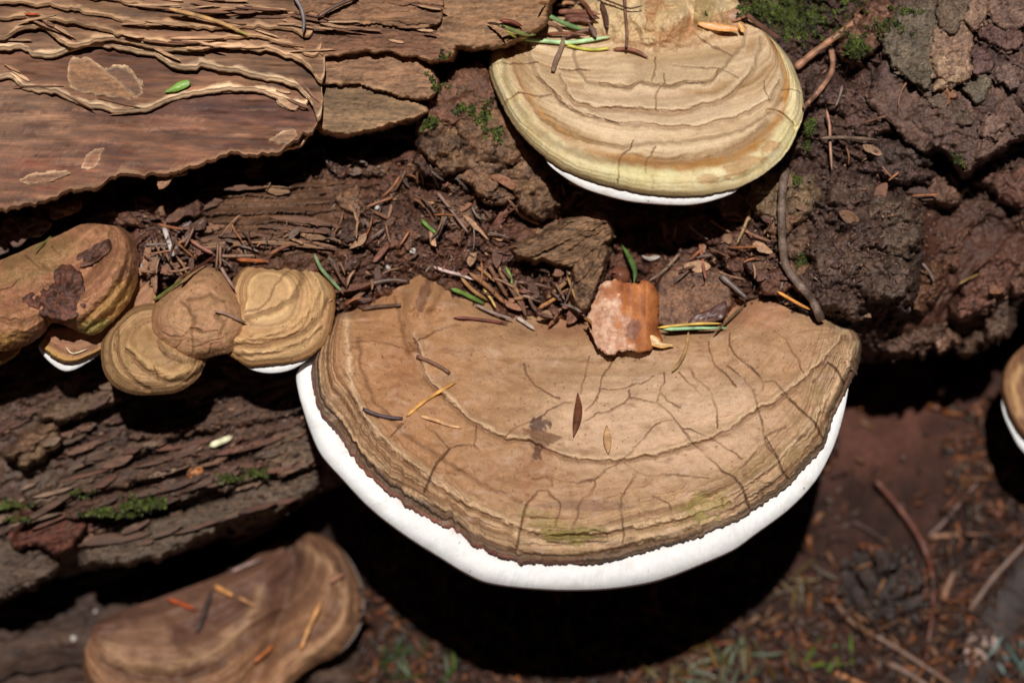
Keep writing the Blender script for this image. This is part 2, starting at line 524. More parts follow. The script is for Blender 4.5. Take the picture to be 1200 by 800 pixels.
def core_relief(px, py):
    zl, zt, zr, zs, zc = core_zones(px, py)
    wx = px + 9 * fbm(px / 30, py / 30, 3, 91); wy = py + 9 * fbm(px / 30, py / 30, 3, 92)
    h_l = strata(wx, wy, math.radians(19), 27, 1.3, 22, 11, 150) + strata(wx, wy, math.radians(17), 9.5, 1.1, 6, 12, 80) + 4 * fbm(px / 14, py / 10, 4, 13)
    arc = py + ((px - 300) ** 2) / 900.0 * np.where(px > 300, .35, .1)
    h_t = strata(px + 4 * fbm(px / 20, py / 20, 2, 5), arc, 0.03, 11, .9, 24, 21, 130) + 4 * fbm(px / 10, py / 6, 3, 22)
    f1, f2, cid, ox, oy = worley(wx / 26, wy / 19, 31)
    g1, g2, cid2, qx, qy = worley(wx / 11, wy / 8, 32)
    h_c = 13 * (h01(cid, 1) - .5) + 16 * ((h01(cid, 2) - .5) * ox + (h01(cid, 3) - .3) * oy) + 5 * (h01(cid2, 1) - .5) + 7 * ((h01(cid2, 2) - .5) * qx + (h01(cid2, 3) - .4) * qy)
    h_c = h_c * .6 + strata(wx, wy, math.radians(12), 13, 1.4, 15, 38, 70) + 8 * fbm(px / 22, py / 22, 5, 33) + 6 * fbm(px / 6.5, py / 5, 3, 37) + 58 * terrace(wx, wy, 46, 7, 34, .6) - 16 * smooth(.72, 1.0, ridged(wx / 70, wy / 40, 3, 36)) + 16 * terrace(wx, wy, 17, 6, 35, .6)
    h_r = strata(wx, wy, math.radians(-38), 19, 1.3, 15, 48, 70) + 6 * fbm(px / 6.5, py / 5, 3, 47) + 54 * terrace(wx, wy, 60, 8, 44, .8) - 18 * smooth(.7, 1.0, ridged(wx / 80, wy / 60, 3, 46)) + 18 * terrace(wx, wy, 20, 6, 45, .7) + 12 * ridged(wx / 60, wy / 48, 5, 41) + 10 * fbm(px / 25, py / 20, 5, 42) + 4 * (h01(cid2, 1) - .5) + 7 * ((h01(cid, 2) - .5) * ox + (h01(cid, 3) - .3) * oy)
    h_s = 14 * terrace(wx, wy, 40, 6, 54, 1.2) + 12 * fbm(px / 60, py / 60, 3, 51) + strata(px, py, math.radians(52), 62, .7, 26, 52, 120) + 4 * fbm(px / 14, py / 14, 4, 53)
    return zl * h_l + zt * h_t + zr * h_r + zs * h_s + zc * h_c

BX = np.array([-900, -200, 0, 100, 200, 300, 372, 420, 700, 960, 1000, 1060, 1100, 1170, 1200, 1400, 2100], float)
BY = np.array([690, 690, 690, 668, 648, 618, 578, 560, 560, 470, 428, 412, 400, 374, 348, 300, 300], float)
xs = np.concatenate([np.linspace(-900, -30, 40)[:-1], np.linspace(-30, 1230, 760), np.linspace(1230, 2100, 40)[1:]])
bl = np.interp(xs, BX, BY) + 7 * fbm(xs / 30, xs * 0, 4, 71)
nfine, nlow, ntop = 390, 12, 10
vs = np.linspace(0, 1, nfine)
Xc = np.repeat(xs[:, None], nfine + nlow + ntop, 1)
Yc = np.zeros_like(Xc); Wc = np.zeros_like(Xc)
Yf = -25 + (bl[:, None] + 25) * vs
Yc[:, ntop:ntop + nfine] = Yf
mac = macro(Xc[:, ntop:ntop + nfine], Yf)
Wf = mac + core_relief(Xc[:, ntop:ntop + nfine], Yf)
edge_round = smooth(.93, 1.0, vs)[None, :] ** 2 * 45
Wf = Wf - edge_round
Wc[:, ntop:ntop + nfine] = Wf
for j in range(ntop):
    u = (ntop - j) / ntop
    Yc[:, j] = -25 - 260 * math.sin(u * 1.4)
    Wc[:, j] = Wf[:, 0] - 620 * (1 - math.cos(u * 1.5)) - 8 * u
for j in range(nlow):
    u = (j + 1) / nlow
    Yc[:, ntop + nfine + j] = bl + 6 * math.sin(u * 3.1) - 60 * u * u
    Wc[:, ntop + nfine + j] = Wf[:, -1] - 420 * u ** 1.3
zl, zt, zr, zs, zc = core_zones(Xc, Yc)
n1 = fbm(Xc / 40, Yc / 28, 4, 101); n2 = fbm(Xc / 12, Yc / 9, 3, 102)
f1, f2, cid, ox, oy = worley((Xc + 8 * n1) / 17, (Yc + 8 * n2) / 12, 103)
cv = h01(cid, 4)
col_c = mix(C(72, 44, 34), C(128, 82, 60), np.clip(.45 + .5 * n1 + .6 * (cv - .5), 0, 1))
col_l = mix(C(70, 48, 38), C(104, 74, 57), np.clip(.45 + .6 * fbm((Xc * .94 - Yc * .34) / 90, (Xc * .34 + Yc * .94) / 12, 4, 104), 0, 1))
col_l = mix(col_l, C(100, 84, 68), smooth(.1, .6, fbm(Xc / 80, Yc / 50, 3, 105)) * .6)
col_t = mix(C(92, 62, 46), C(135, 98, 72), np.clip(.5 + .6 * fbm(Xc / 70, Yc / 6, 3, 106), 0, 1))
col_r = mix(C(68, 48, 42), C(110, 80, 66), np.clip(.42 + .55 * n1 + .4 * (cv - .5) + .3 * n2, 0, 1))
col_s = mix(C(74, 46, 36), C(104, 66, 50), np.clip(.5 + .6 * n1, 0, 1))
ccol = zl[..., None] * col_l + zt[..., None] * col_t + zr[..., None] * col_r + zs[..., None] * col_s + zc[..., None] * col_c
ccol = ccol * .76
put('rotten_wood', PW(Xc, Yc, Wc), gridq(*Xc.shape)[:, ::-1], M_WOOD, log, None, ccol.reshape(-1, 3))
splat(Xc[:, ntop:ntop + nfine], Yf, Wf, 1)

ZLOG = ZB.copy()

# the log's lower flank, under the left-hand ledge
ux = np.concatenate([np.linspace(-700, -30, 20)[:-1], np.linspace(-30, 520, 260)])
uy = np.linspace(585, 960, 190)
UX, UY = np.meshgrid(ux, uy, indexing='ij')
wux = UX + 8 * fbm(UX / 30, UY / 30, 3, 61)
UW = -330 + .28 * (UY - 640) + strata(wux, UY, math.radians(15), 30, 1.0, 20, 62, 130) + 10 * fbm(UX / 30, UY / 22, 5, 63) - 160 * smooth(390, 520, UX) - 70 * smooth(660, 585, UY)
ucol = .7 * mix(C(58, 42, 36), C(96, 72, 58), np.clip(.45 + .6 * fbm(UX / 60, UY / 20, 4, 64), 0, 1))  # wood colour lowered to imitate the light fading with distance
put('lower_wood', PW(UX, UY, UW), gridq(*UX.shape)[:, ::-1], M_FIBRE, log, None, ucol.reshape(-1, 3))
splat(UX, UY, UW, 2)

# ---- peeled bark sheets, upper left: each layer is a part with a pale broken edge
def sheet0col(X, Y, cc):
    cc = mix(cc, C(82, 52, 46), .75 * np.clip(blob(X, Y, 280, 128, 110, 18, .05, 282, .7), 0, 1))
    cc = mix(cc, C(160, 122, 96), .55 * smooth(140, 20, X) * smooth(190, 150, Y))
    cc = mix(cc, C(136, 72, 54), .5 * smooth(.1, .6, fbm(X / 60, Y / 14, 4, 283)) * smooth(150, 190, Y))
    cc = mix(cc, C(84, 50, 44), .7 * smooth(.1, .55, fbm(X / 80, Y / 8, 5, 284)))
    return mix(cc, C(166, 128, 104), .45 * smooth(.25, .6, fbm(X / 50, Y / 7, 4, 285)))
def sheet(bot, w_at, gy, thick, col1, col2, edge, seed, top_y=-130, ns=70, bev=5.5, rag=1.6, label=None, gx=0.0, nt=None, top=None, droop=14):
    bot = np.asarray(bot, float)
    L = np.hypot(*np.diff(bot, axis=0).T).sum()
    nt = nt or int(L / 2.2)
    B = catmull(bot, nt)
    a = np.linspace(0, L, nt)
    T = np.stack([B[:, 0], np.full(nt, float(top_y))], 1) if top is None else catmull(top, nt)
    rg = np.random.default_rng(seed)
    kn = np.cumsum(rg.uniform(2.5, 15, int(L / 6) + 8)); kv = rg.normal(0, 1, len(kn)); kx = rg.normal(0, 1, len(kn))
    if seed == 201:
        k2 = np.cumsum(rg.uniform(9, 44, int(L / 12) + 8)); B[:, 1] += 5.5 * np.interp(a, k2, rg.normal(0, 1, len(k2))); kv = kv * .45
    B[:, 1] += rag * .85 * np.interp(a, kn, kv)
    B[:, 0] += (0 if seed == 201 else rag * .45) * np.interp(a, kn, kx)
    B[:, 1] += rag * (.7 * fbm(a / 22, a * 0 + seed, 4, seed) * 1.5 + .7 * fbm(a / 6, a * 0, 3, seed + 1)) + .9 * rag * np.maximum(0, ridged(a / 34, a * 0 + 3.1, 2, seed + 7) - .5) * 3
    s = np.linspace(0, 1, ns) ** .75
    px = T[:, 0:1] + (B[:, 0] - T[:, 0])[:, None] * s
    py = T[:, 1:2] + (B[:, 1] - T[:, 1])[:, None] * s
    low = B[:, 1:2] - py
    w = w_at + gy * (py - 100) + gx * (px - 200) + 3.2 * fbm(px / 46, py / 16, 4, seed + 2) + 2.0 * fbm(px / 70, (py - .06 * px) / 8, 2, seed + 9) + 3 * fbm(px / 90, py / 60, 3, seed + 16) - droop * np.clip(-(py) / 100, 0, 3) ** 2
    w = w + 2.2 * np.exp(-low / 7.0)                     # the broken edge curls up a little
    rows = [(px[:, -1], py[:, -1], w[:, -1] - .05), (px[:, -1], py[:, -1] + bev * .5, w[:, -1] - thick * .25), (px[:, -1], py[:, -1] + bev, w[:, -1] - thick * .75), (px[:, -1], py[:, -1] + bev * .8, w[:, -1] - thick * 1.2),
            (px[:, ns // 2], py[:, ns // 2], w[:, ns // 2] - thick * 1.5), (px[:, 0], py[:, 0], w[:, 0] - thick * 1.5)]
    X = np.hstack([px] + [r[0][:, None] for r in rows]); Y = np.hstack([py] + [r[1][:, None] for r in rows]); W = np.hstack([w] + [r[2][:, None] for r in rows])
    nk = X.shape[1]
    f = np.clip(.5 + .55 * fbm((X + Y * .15) / 110, Y / 9, 4, seed + 3) + .35 * fbm(X / 45, Y / 30, 3, seed + 4), 0, 1)
    cc = mix(col1, col2, f)
    if seed == 201: cc = sheet0col(X, Y, cc)
    else:
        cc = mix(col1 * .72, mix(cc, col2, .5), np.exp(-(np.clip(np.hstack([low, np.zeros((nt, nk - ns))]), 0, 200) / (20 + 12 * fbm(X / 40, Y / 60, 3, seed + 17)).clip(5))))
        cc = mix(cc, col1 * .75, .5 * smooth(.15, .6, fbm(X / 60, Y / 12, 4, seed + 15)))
    st = fbm((X + 40 * fbm(X / 90, Y / 40, 2, seed + 14)) / 90, (Y - .06 * X) / 6.5, 2, seed + 12)
    cc = cc * .88 * (1 + .45 * st)[..., None]
    e = np.zeros((nt, nk)); e[:, :ns] = 1.1 * np.exp(-(np.clip(low, 0, 99) / (3.6 + 5.5 * fbm(a / 30, a * 0, 3, seed + 5))[:, None].clip(.8)) ** 4)
    e[:, ns:ns + 3] = .9
    e *= (.85 + .4 * fbm(X / 25, Y / 9, 3, seed + 6))
    cc = mix(cc, edge, np.clip(e, 0, 1))
    o = put('bark_layer', PW(X, Y, W), gridq(nt, nk, True)[:, ::-1], M_SHEET, log, [list(range(nk)), [(nt - 1) * nk + j for j in range(nk)][::-1]], cc.reshape(-1, 3))
    if label: o['label'] = label
    splat(px, py, w, 2)
    return o

RED1, RED2 = C(98, 62, 48), C(150, 104, 78)
MID1, MID2 = C(116, 80, 60), C(158, 120, 90)
EDGE = C(222, 186, 148)
TOPE = [(-160, -130), (150, -110), (300, -20), (384, 62)]
E0 = [(-160, 275), (-60, 256), (0, 243), (12, 240), (32, 234), (65, 232), (95, 222), (110, 224), (140, 206), (170, 200), (200, 196), (235, 192), (262, 184), (298, 182), (318, 174), (330, 172), (345, 168), (358, 160), (366, 150), (372, 138), (374, 122)]
sheet(E0, 86, .17, 9, RED1, RED2, C(150, 112, 84), 201, rag=3.6, bev=4, label='reddish lowest bark layer with ragged lower edge', gx=-.03, top=[(-160, -130), (200, -60), (376, 96)])
E1 = [(-160, 70), (-60, 84), (0, 88), (14, 87), (26, 98), (42, 104), (68, 106), (86, 116), (115, 122), (142, 128), (172, 126), (186, 120), (205, 113), (250, 104), (290, 102), (322, 110), (345, 118), (356, 124), (361, 114), (365, 98)]
sheet(E1, 94, .15, 4, C(116, 76, 58), C(158, 114, 84), EDGE, 211, rag=.9, gx=-.03, bev=5.5, top=[(-160, -130), (200, -60), (367, 86)])
E2 = [(-160, 50), (-60, 52), (0, 54), (32, 54), (40, 62), (56, 64), (85, 55), (110, 49), (150, 55), (185, 64), (210, 77), (240, 75), (270, 80), (310, 88), (340, 95), (356, 106), (366, 120), (373, 138), (378, 120), (377, 98)]
sheet(E2, 104, .13, 4, MID1, MID2, EDGE, 221, rag=.9, gx=-.03, bev=5.5, top=[(-160, -130), (200, -60), (376, 84)])
E3 = [(-160, 30), (-60, 38), (0, 43), (25, 32), (50, 30), (62, 38), (76, 49), (90, 52), (120, 44), (150, 47), (185, 53), (220, 56), (260, 52), (300, 55), (335, 62), (360, 75), (376, 94), (381, 80), (380, 66)]
sheet(E3, 115, .12, 3.5, MID1, C(168, 128, 96), C(192, 154, 118), 231, rag=.8, gx=-.03, bev=4.5, top=[(-160, -130), (200, -60), (378, 50)])
E4 = [(-160, 8), (-60, 14), (0, 20), (22, 19), (60, 21), (100, 28), (145, 40), (182, 47), (215, 50), (250, 44), (300, 42), (340, 52), (368, 66), (376, 56), (377, 44)]
sheet(E4, 121, .12, 3.5, C(110, 74, 54), C(156, 114, 84), C(180, 142, 106), 241, rag=1.0, gx=-.05, bev=3, top=[(-160, -130), (200, -90), (374, 28)])
E5 = [(-160, -10), (0, 2), (50, 5), (90, 11), (130, 19), (165, 27), (190, 26), (230, 32), (290, 30), (340, 34), (362, 40), (368, 30), (366, 22)]
sheet(E5, 126, .11, 3, C(118, 82, 60), C(162, 122, 90), C(184, 144, 108), 251, rag=1.1, gx=-.05, bev=3, top=[(-160, -130), (200, -100), (364, 6)])
E6 = [(-160, -30), (0, -22), (100, -6), (180, 6), (240, 14), (300, 10), (340, 18), (352, 10), (352, 0)]
sheet(E6, 130, .11, 3, C(122, 86, 64), C(164, 124, 92), C(180, 140, 104), 261, rag=1.2, gx=-.05, bev=3, top=[(-160, -130), (200, -110), (350, -20)])


TAN, TANE = C(142, 106, 78), C(186, 146, 110)
ANG5 = math.radians(5)
def barkcol(c1, c2, sc=24, seed=0, sy=1.0):
    return lambda x, y: mix(np.asarray(c1), np.asarray(c2), np.clip(.5 + .75 * fbm(x / sc, y / (sc * sy), 5, seed) + .5 * fbm(x / (sc * .25), y / (sc * sy * .25), 3, seed + 1), 0, 1)) * (1 + .3 * fbm(x / 5, y / (5 * sy ** .5), 3, seed + 2))[..., None]
def plane(w0, cx, cy, g, amp=4, sc=24, seed=0, sy=1.0, strat=None, rid=0.0, ter=0.0):
    def f(x, y):
        w = w0 + g[0] * (x - cx) + g[1] * (y - cy) + amp * 1.4 * fbm(x / sc, y / (sc * sy), 5, seed + 50) + min(amp, 4) * 1.0 * fbm(x / 6, y / (6 * sy), 3, seed + 51)
        if rid: w = w + rid * ridged(x / (sc * 1.3), y / (sc * 1.3 * sy), 4, seed + 60)
        if ter: w = w - .35 * ter * smooth(.7, 1, ridged(x / (sc * 1.5) + 3.3, y / (sc * 1.2), 3, seed + 73)) + ter * (1.4 * terrace(x + 6 * fbm(x / 14, y / 14, 3, seed + 70), y, sc * 1.6, 6, seed + 71, .8) + .6 * terrace(x, y, sc * .6, 5, seed + 72, .8))
        if strat:
            w = w + strata(x + 5 * fbm(x / 22, y / 22, 3, seed + 61), y + 4 * fbm(x / 22, y / 22, 3, seed + 62), strat[0], strat[1], 1.0, strat[2], seed + 63, 90)
        return w
    return f
relief_plate('bark_layer', [(373, 142), (372, 104), (392, 90), (420, 94), (450, 106), (478, 118), (500, 129), (490, 137), (462, 143), (425, 152), (392, 156)], plane(74, 430, 125, (-.05, .12), 2.5, 34, 301, .4), barkcol(C(112, 88, 64), C(146, 114, 84), 44, 301, .25), M_SHEET, log, 70, 5, 2, warp=2.0, seed=301, edge=TANE, edgew=2)
relief_plate('bark_layer', [(376, 96), (380, 72), (405, 60), (440, 58), (472, 64), (490, 74), (512, 97), (502, 114), (486, 115), (462, 110), (420, 98)], plane(84, 440, 85, (-.06, .1), 3, 36, 302, .4), barkcol(C(120, 86, 64), C(160, 120, 90), 48, 302, .25), M_SHEET, log, 60, 5, 2, warp=2.2, seed=302, edge=TANE, edgew=2)
relief_plate('bark_layer', [(506, 42), (500, 0), (515, -60), (600, -100), (660, -40), (644, 4), (634, 30), (604, 47), (582, 53), (548, 54), (526, 51)], plane(84, 570, 20, (-.1, .12), 3, 40, 305, .5), barkcol(C(130, 94, 66), C(170, 130, 96), 60, 305, .3), M_SHEET, log, 70, 7, 3, warp=2.5, seed=305)
FIB = [([(296, 12), (340, 2), (378, -12), (440, -30), (505, -20), (520, 4), (514, 26), (486, 34), (440, 28), (396, 32), (350, 30), (318, 22)], 108, C(146, 106, 78), 7), ([(322, 40), (360, 30), (400, 26), (450, 30), (496, 34), (516, 48), (528, 64), (512, 70), (482, 66), (446, 60), (410, 62), (384, 66), (352, 52)], 102, C(124, 86, 64), 5.5),
       ([(500, 28), (520, 34), (534, 46), (528, 66), (514, 56), (500, 44)], 92, C(132, 98, 72), 5)]
for i, (pl, w0, cc, pr) in enumerate(FIB):
    cxy = np.mean(pl, 0)
    relief_plate('bark_layer', pl, plane(w0, cxy[0], cxy[1], (-.05, .1), 2, 30, 310 + i, .4, strat=(math.radians(-5), pr, 6)), barkcol(cc * .7, cc * 1.25, 40, 310 + i, .14), M_SHEET, log, 60, 3, 1.5, res=1.4, warp=2.5, seed=310 + i, edge=TANE, edgew=1.6)
for i in range(70):
    ln = random.choice([E1, E2, E3, E4, E5, E6, E6]); k = random.randint(2, len(ln) - 4)
    fr = random.random(); x = ln[k][0] + (ln[k + 1][0] - ln[k][0]) * fr; y = ln[k][1] + (ln[k + 1][1] - ln[k][1]) * fr
    if i > 40: x, y = random.uniform(150, 520), random.uniform(-4, 66)
    y += random.uniform(-9, 5); L = random.uniform(18, 70); h = random.uniform(.8, 2.2)
    if not (-20 < x < 520): continue
    th = math.atan2(ln[k + 1][1] - ln[k][1], ln[k + 1][0] - ln[k][0]) * .8 + random.uniform(-.12, .12) if i <= 40 else random.uniform(-.05, .22)
    dx, dy = math.cos(th), math.sin(th)
    pl = [(x + dx * L * u_ - dy * h * v_, y + dy * L * u_ + dx * h * v_) for u_, v_ in ((-.5, 0), (-.2, -1), (.1, -.7), (.35, -.9), (.5, 0), (.3, .8), (0, 1), (-.3, .7))]
    flake('bark_fibre', pl, None, (random.uniform(-.06, .06), random.uniform(-.1, .3)), 2.2, .4, .6, 10, .5, random.choice([C(176, 136, 102), C(146, 106, 78), C(198, 158, 122), C(116, 80, 60)]), None, M_SHEET, log, 3, m=22, seed=2300 + i, lift=random.uniform(-.5, 2.5))
for i, (pl, cc) in enumerate([
    ([(82, 70), (100, 68), (120, 78), (148, 98), (160, 112), (150, 116), (120, 112), (84, 104), (80, 86)], C(160, 116, 84)),
    ([(122, 84), (150, 80), (168, 106), (160, 114), (142, 100)], C(128, 92, 72)),
    ([(95, 196), (110, 176), (122, 174), (116, 190), (104, 198)], C(146, 102, 78)),
    ([(24, 210), (60, 200), (82, 202), (60, 212), (30, 218)], C(146, 104, 80)),
    ([(326, 118), (338, 114), (352, 122), (342, 128)], C(182, 138, 106)),
    ([(318, 166), (326, 158), (345, 152), (348, 160), (336, 168)], C(160, 118, 88)),
    ([(330, 172), (350, 154), (362, 142), (366, 150), (356, 166), (338, 175)], C(150, 116, 86)),
]):
    cxy = np.mean(pl, 0); w0 = float(np.mean(depth([p_[0] * .8 + cxy[0] * .2 for p_ in pl], [p_[1] * .8 + cxy[1] * .2 for p_ in pl])))
    relief_plate('bark_flake', pl, plane(w0 + 2.2, cxy[0], cxy[1], (-.03, .15), 1, 14, 320 + i), barkcol(cc * .8, cc * 1.12, 20, 320 + i, .4), M_SHEET, log, 5, 1.2, .5, res=1.1, warp=2.6, seed=320 + i, edge=EDGE, edgew=1.3, wall=1.5)
# ragged nub and loose plates hanging under the sheet
flake('bark_flake', [(186, 222), (185, 206), (196, 194), (215, 190), (219, 204), (204, 208), (196, 218)], 84, (0, .1), 9, 2, 2, 8, 1.4, C(156, 112, 80), C(176, 130, 96), M_BARK, log, 5, seed=340)
flake('bark_flake', [(57, 248), (60, 240), (80, 236), (96, 234), (94, 246), (82, 252), (62, 257)], 20, (0, .2), 9, 2, 2, 8, 1.6, C(118, 82, 64), None, M_BARK, log, 5, seed=341)
flake('bark_flake', [(2, 268), (5, 256), (30, 254), (52, 254), (60, 262), (52, 274), (34, 280), (20, 291), (9, 284)], 12, (0, .2), 9, 2, 3, 9, 1.6, C(100, 72, 60), None, M_BARK, log, 6, seed=342)
flake('bark_flake', [(-20, 275), (0, 262), (8, 280), (10, 294), (-6, 298)], 8, (0, .2), 9, 2, 3, 9, 1.6, C(104, 76, 64), None, M_BARK, log, 6, seed=343)
flake('bark_flake', [(98, 258), (120, 246), (160, 240), (200, 234), (240, 228), (262, 236), (240, 246), (190, 256), (140, 262)], -15, (0, .2), 10, 2, 4, 12, 2, C(96, 66, 52), None, M_WOOD, log, 6, seed=344)

# ---- bark, centre: scalloped plate left of the upper bracket
relief_plate('bark_plate', [(491, 172), (494, 150), (500, 128), (520, 112), (548, 96), (566, 92), (582, 118), (600, 150), (622, 188), (646, 226), (652, 240), (638, 255), (622, 250), (606, 236), (600, 218), (592, 230), (580, 236), (564, 230), (556, 214), (546, 201), (530, 202), (516, 198), (504, 184)], plane(34, 570, 170, (-.03, .12), 4, 30, 350, 1, rid=5, ter=36), barkcol(C(76, 54, 42), C(146, 110, 80), 26, 350), M_BARK, log, 45, 3, 1.5, seed=350, warp=4)
relief_plate('bark_plate', [(500, 126), (512, 104), (536, 88), (560, 82), (574, 100), (580, 116), (564, 130), (540, 140), (518, 142), (505, 138)], plane(38, 540, 115, (-.03, .12), 3, 26, 351, rid=3, ter=12), barkcol(C(100, 66, 50), C(136, 92, 68), 24, 351), M_BARK, log, 12, 2, 1, seed=351, warp=4)
relief_plate('bark_plate', [(540, 140), (570, 126), (590, 140), (606, 168), (600, 186), (572, 180), (548, 168)], plane(45, 575, 155, (-.03, .14), 3, 22, 352, rid=3, ter=12), barkcol(C(96, 72, 52), C(150, 108, 78), 20, 352), M_BARK, log, 12, 2, 1, seed=352, warp=4)
# scaly bark overhang, upper right, with its scales
def ovw(x, y):
    w = 30 + .02 * (x - 1140) + .24 * (y - 100)
    wx = x + 12 * fbm(x / 26, y / 26, 4, 367); wy = y + 12 * fbm(x / 26, y / 26, 4, 368)
    f1, f2, cid, ox, oy = worley(wx / 30, wy / 24, 369)
    h = 3 * (h01(cid, 1) - .5) + 5 * oy + strata(wx, wy, math.radians(-42), 17, 1.3, 13, 377, 70) + 30 * terrace(wx, wy, 48, 8, 374, .8) + 12 * terrace(wx, wy, 16, 6, 375, .8)
    g1, g2, c2, qx, qy = worley(wx / 12, wy / 10, 370)
    h = h + 2 * (h01(c2, 1) - .5) + 3 * qy
    return w + h * smooth(1030, 1085, x) + 5 * fbm(x / 16, y / 16, 5, 371) + 4 * fbm(x / 6, y / 5, 3, 376) - 60 * np.clip((20 - y) / 120, 0, 1.5) ** 2
def ovc(x, y):
    wx = x + 12 * fbm(x / 26, y / 26, 4, 367); wy = y + 12 * fbm(x / 26, y / 26, 4, 368)
    f1, f2, cid, ox, oy = worley(wx / 30, wy / 24, 369)
    c = mix(C(80, 58, 52), C(122, 92, 78), np.clip(.2 + .6 * h01(cid, 5) + .5 * fbm(x / 20, y / 20, 4, 372), 0, 1))
    return mix(c, C(146, 116, 98), smooth(.35, .8, fbm(x / 24, y / 18, 4, 373)) * .7)
relief_plate('bark_plate', [(1018, 118), (1034, 138), (1050, 147), (1060, 162), (1082, 177), (1096, 174), (1110, 175), (1120, 187), (1131, 203), (1150, 187), (1175, 172), (1202, 157), (1300, 120), (1420, 60), (1420, -90), (1250, -130), (1100, -100), (1062, -40), (1040, 30), (1030, 80)], ovw, ovc, M_BARK, log, 95, 9, 6, seed=360, warp=4, wall=7)
GREY1, GREY2 = C(86, 74, 60), C(124, 106, 86)
SCALES = [([(1036, 54), (1046, 24), (1072, 4), (1096, 8), (1098, 40), (1090, 66), (1092, 88), (1080, 102), (1066, 92), (1048, 72)], 44, GREY1, GREY2),
          ([(1078, 102), (1096, 100), (1116, 116), (1132, 128), (1138, 142), (1128, 148), (1114, 142), (1098, 126)], 46, C(86, 66, 56), C(122, 98, 82)),
          ([(1091, 70), (1094, 46), (1104, 32), (1136, 27), (1140, 50), (1136, 66), (1137, 84), (1124, 98), (1112, 98), (1108, 88), (1096, 86)], 54, C(120, 90, 76), C(164, 130, 104)),
          ([(1093, 80), (1100, 68), (1120, 64), (1134, 74), (1135, 86), (1122, 98), (1112, 95), (1104, 104), (1097, 102), (1098, 90)], 60, C(150, 118, 92), C(184, 150, 120)),
          ([(1100, 28), (1098, 6), (1110, -10), (1136, -14), (1134, 10), (1130, 26), (1116, 34)], 46, C(92, 74, 60), C(130, 106, 84)),
          ([(1134, 24), (1140, -4), (1154, -12), (1156, 12), (1148, 30), (1142, 32)], 50, C(128, 98, 80), C(164, 130, 106)),
          ([(1104, 102), (1114, 100), (1120, 112), (1108, 118)], 48, C(130, 88, 62), C(160, 112, 84)),
          ([(1158, 4), (1176, -8), (1204, 0), (1206, 20), (1184, 34), (1166, 26)], 42, C(98, 72, 62), C(142, 110, 92)),
          ([(1150, 36), (1172, 28), (1198, 44), (1186, 58), (1164, 54)], 46, C(92, 64, 58), C(126, 92, 80)),
          ([(1142, 58), (1154, 60), (1160, 80), (1150, 88), (1142, 80)], 50, C(88, 62, 58), C(118, 86, 78)),
          ([(1168, 84), (1180, 76), (1192, 84), (1188, 100), (1178, 104)], 54, C(100, 76, 70), C(142, 112, 98)),
          ([(1136, 100), (1150, 92), (1160, 96), (1154, 112), (1142, 118)], 52, C(92, 80, 66), C(132, 116, 94)),
          ([(1152, 144), (1164, 134), (1174, 142), (1166, 160), (1154, 160)], 60, C(104, 76, 66), C(148, 114, 98))]
for i, (pl, w0, c1, c2) in enumerate(SCALES):
    cxy = np.mean(pl, 0)
    relief_plate('bark_scale', pl, plane(w0 - 3, cxy[0], cxy[1], (.02, .27), 2.5, 16, 900 + i, rid=1.5, ter=9), barkcol(c1, c2, 16, 900 + i), M_BARK, log, 9, 1.6, .8, res=1.3, warp=5, seed=900 + i, wall=2)
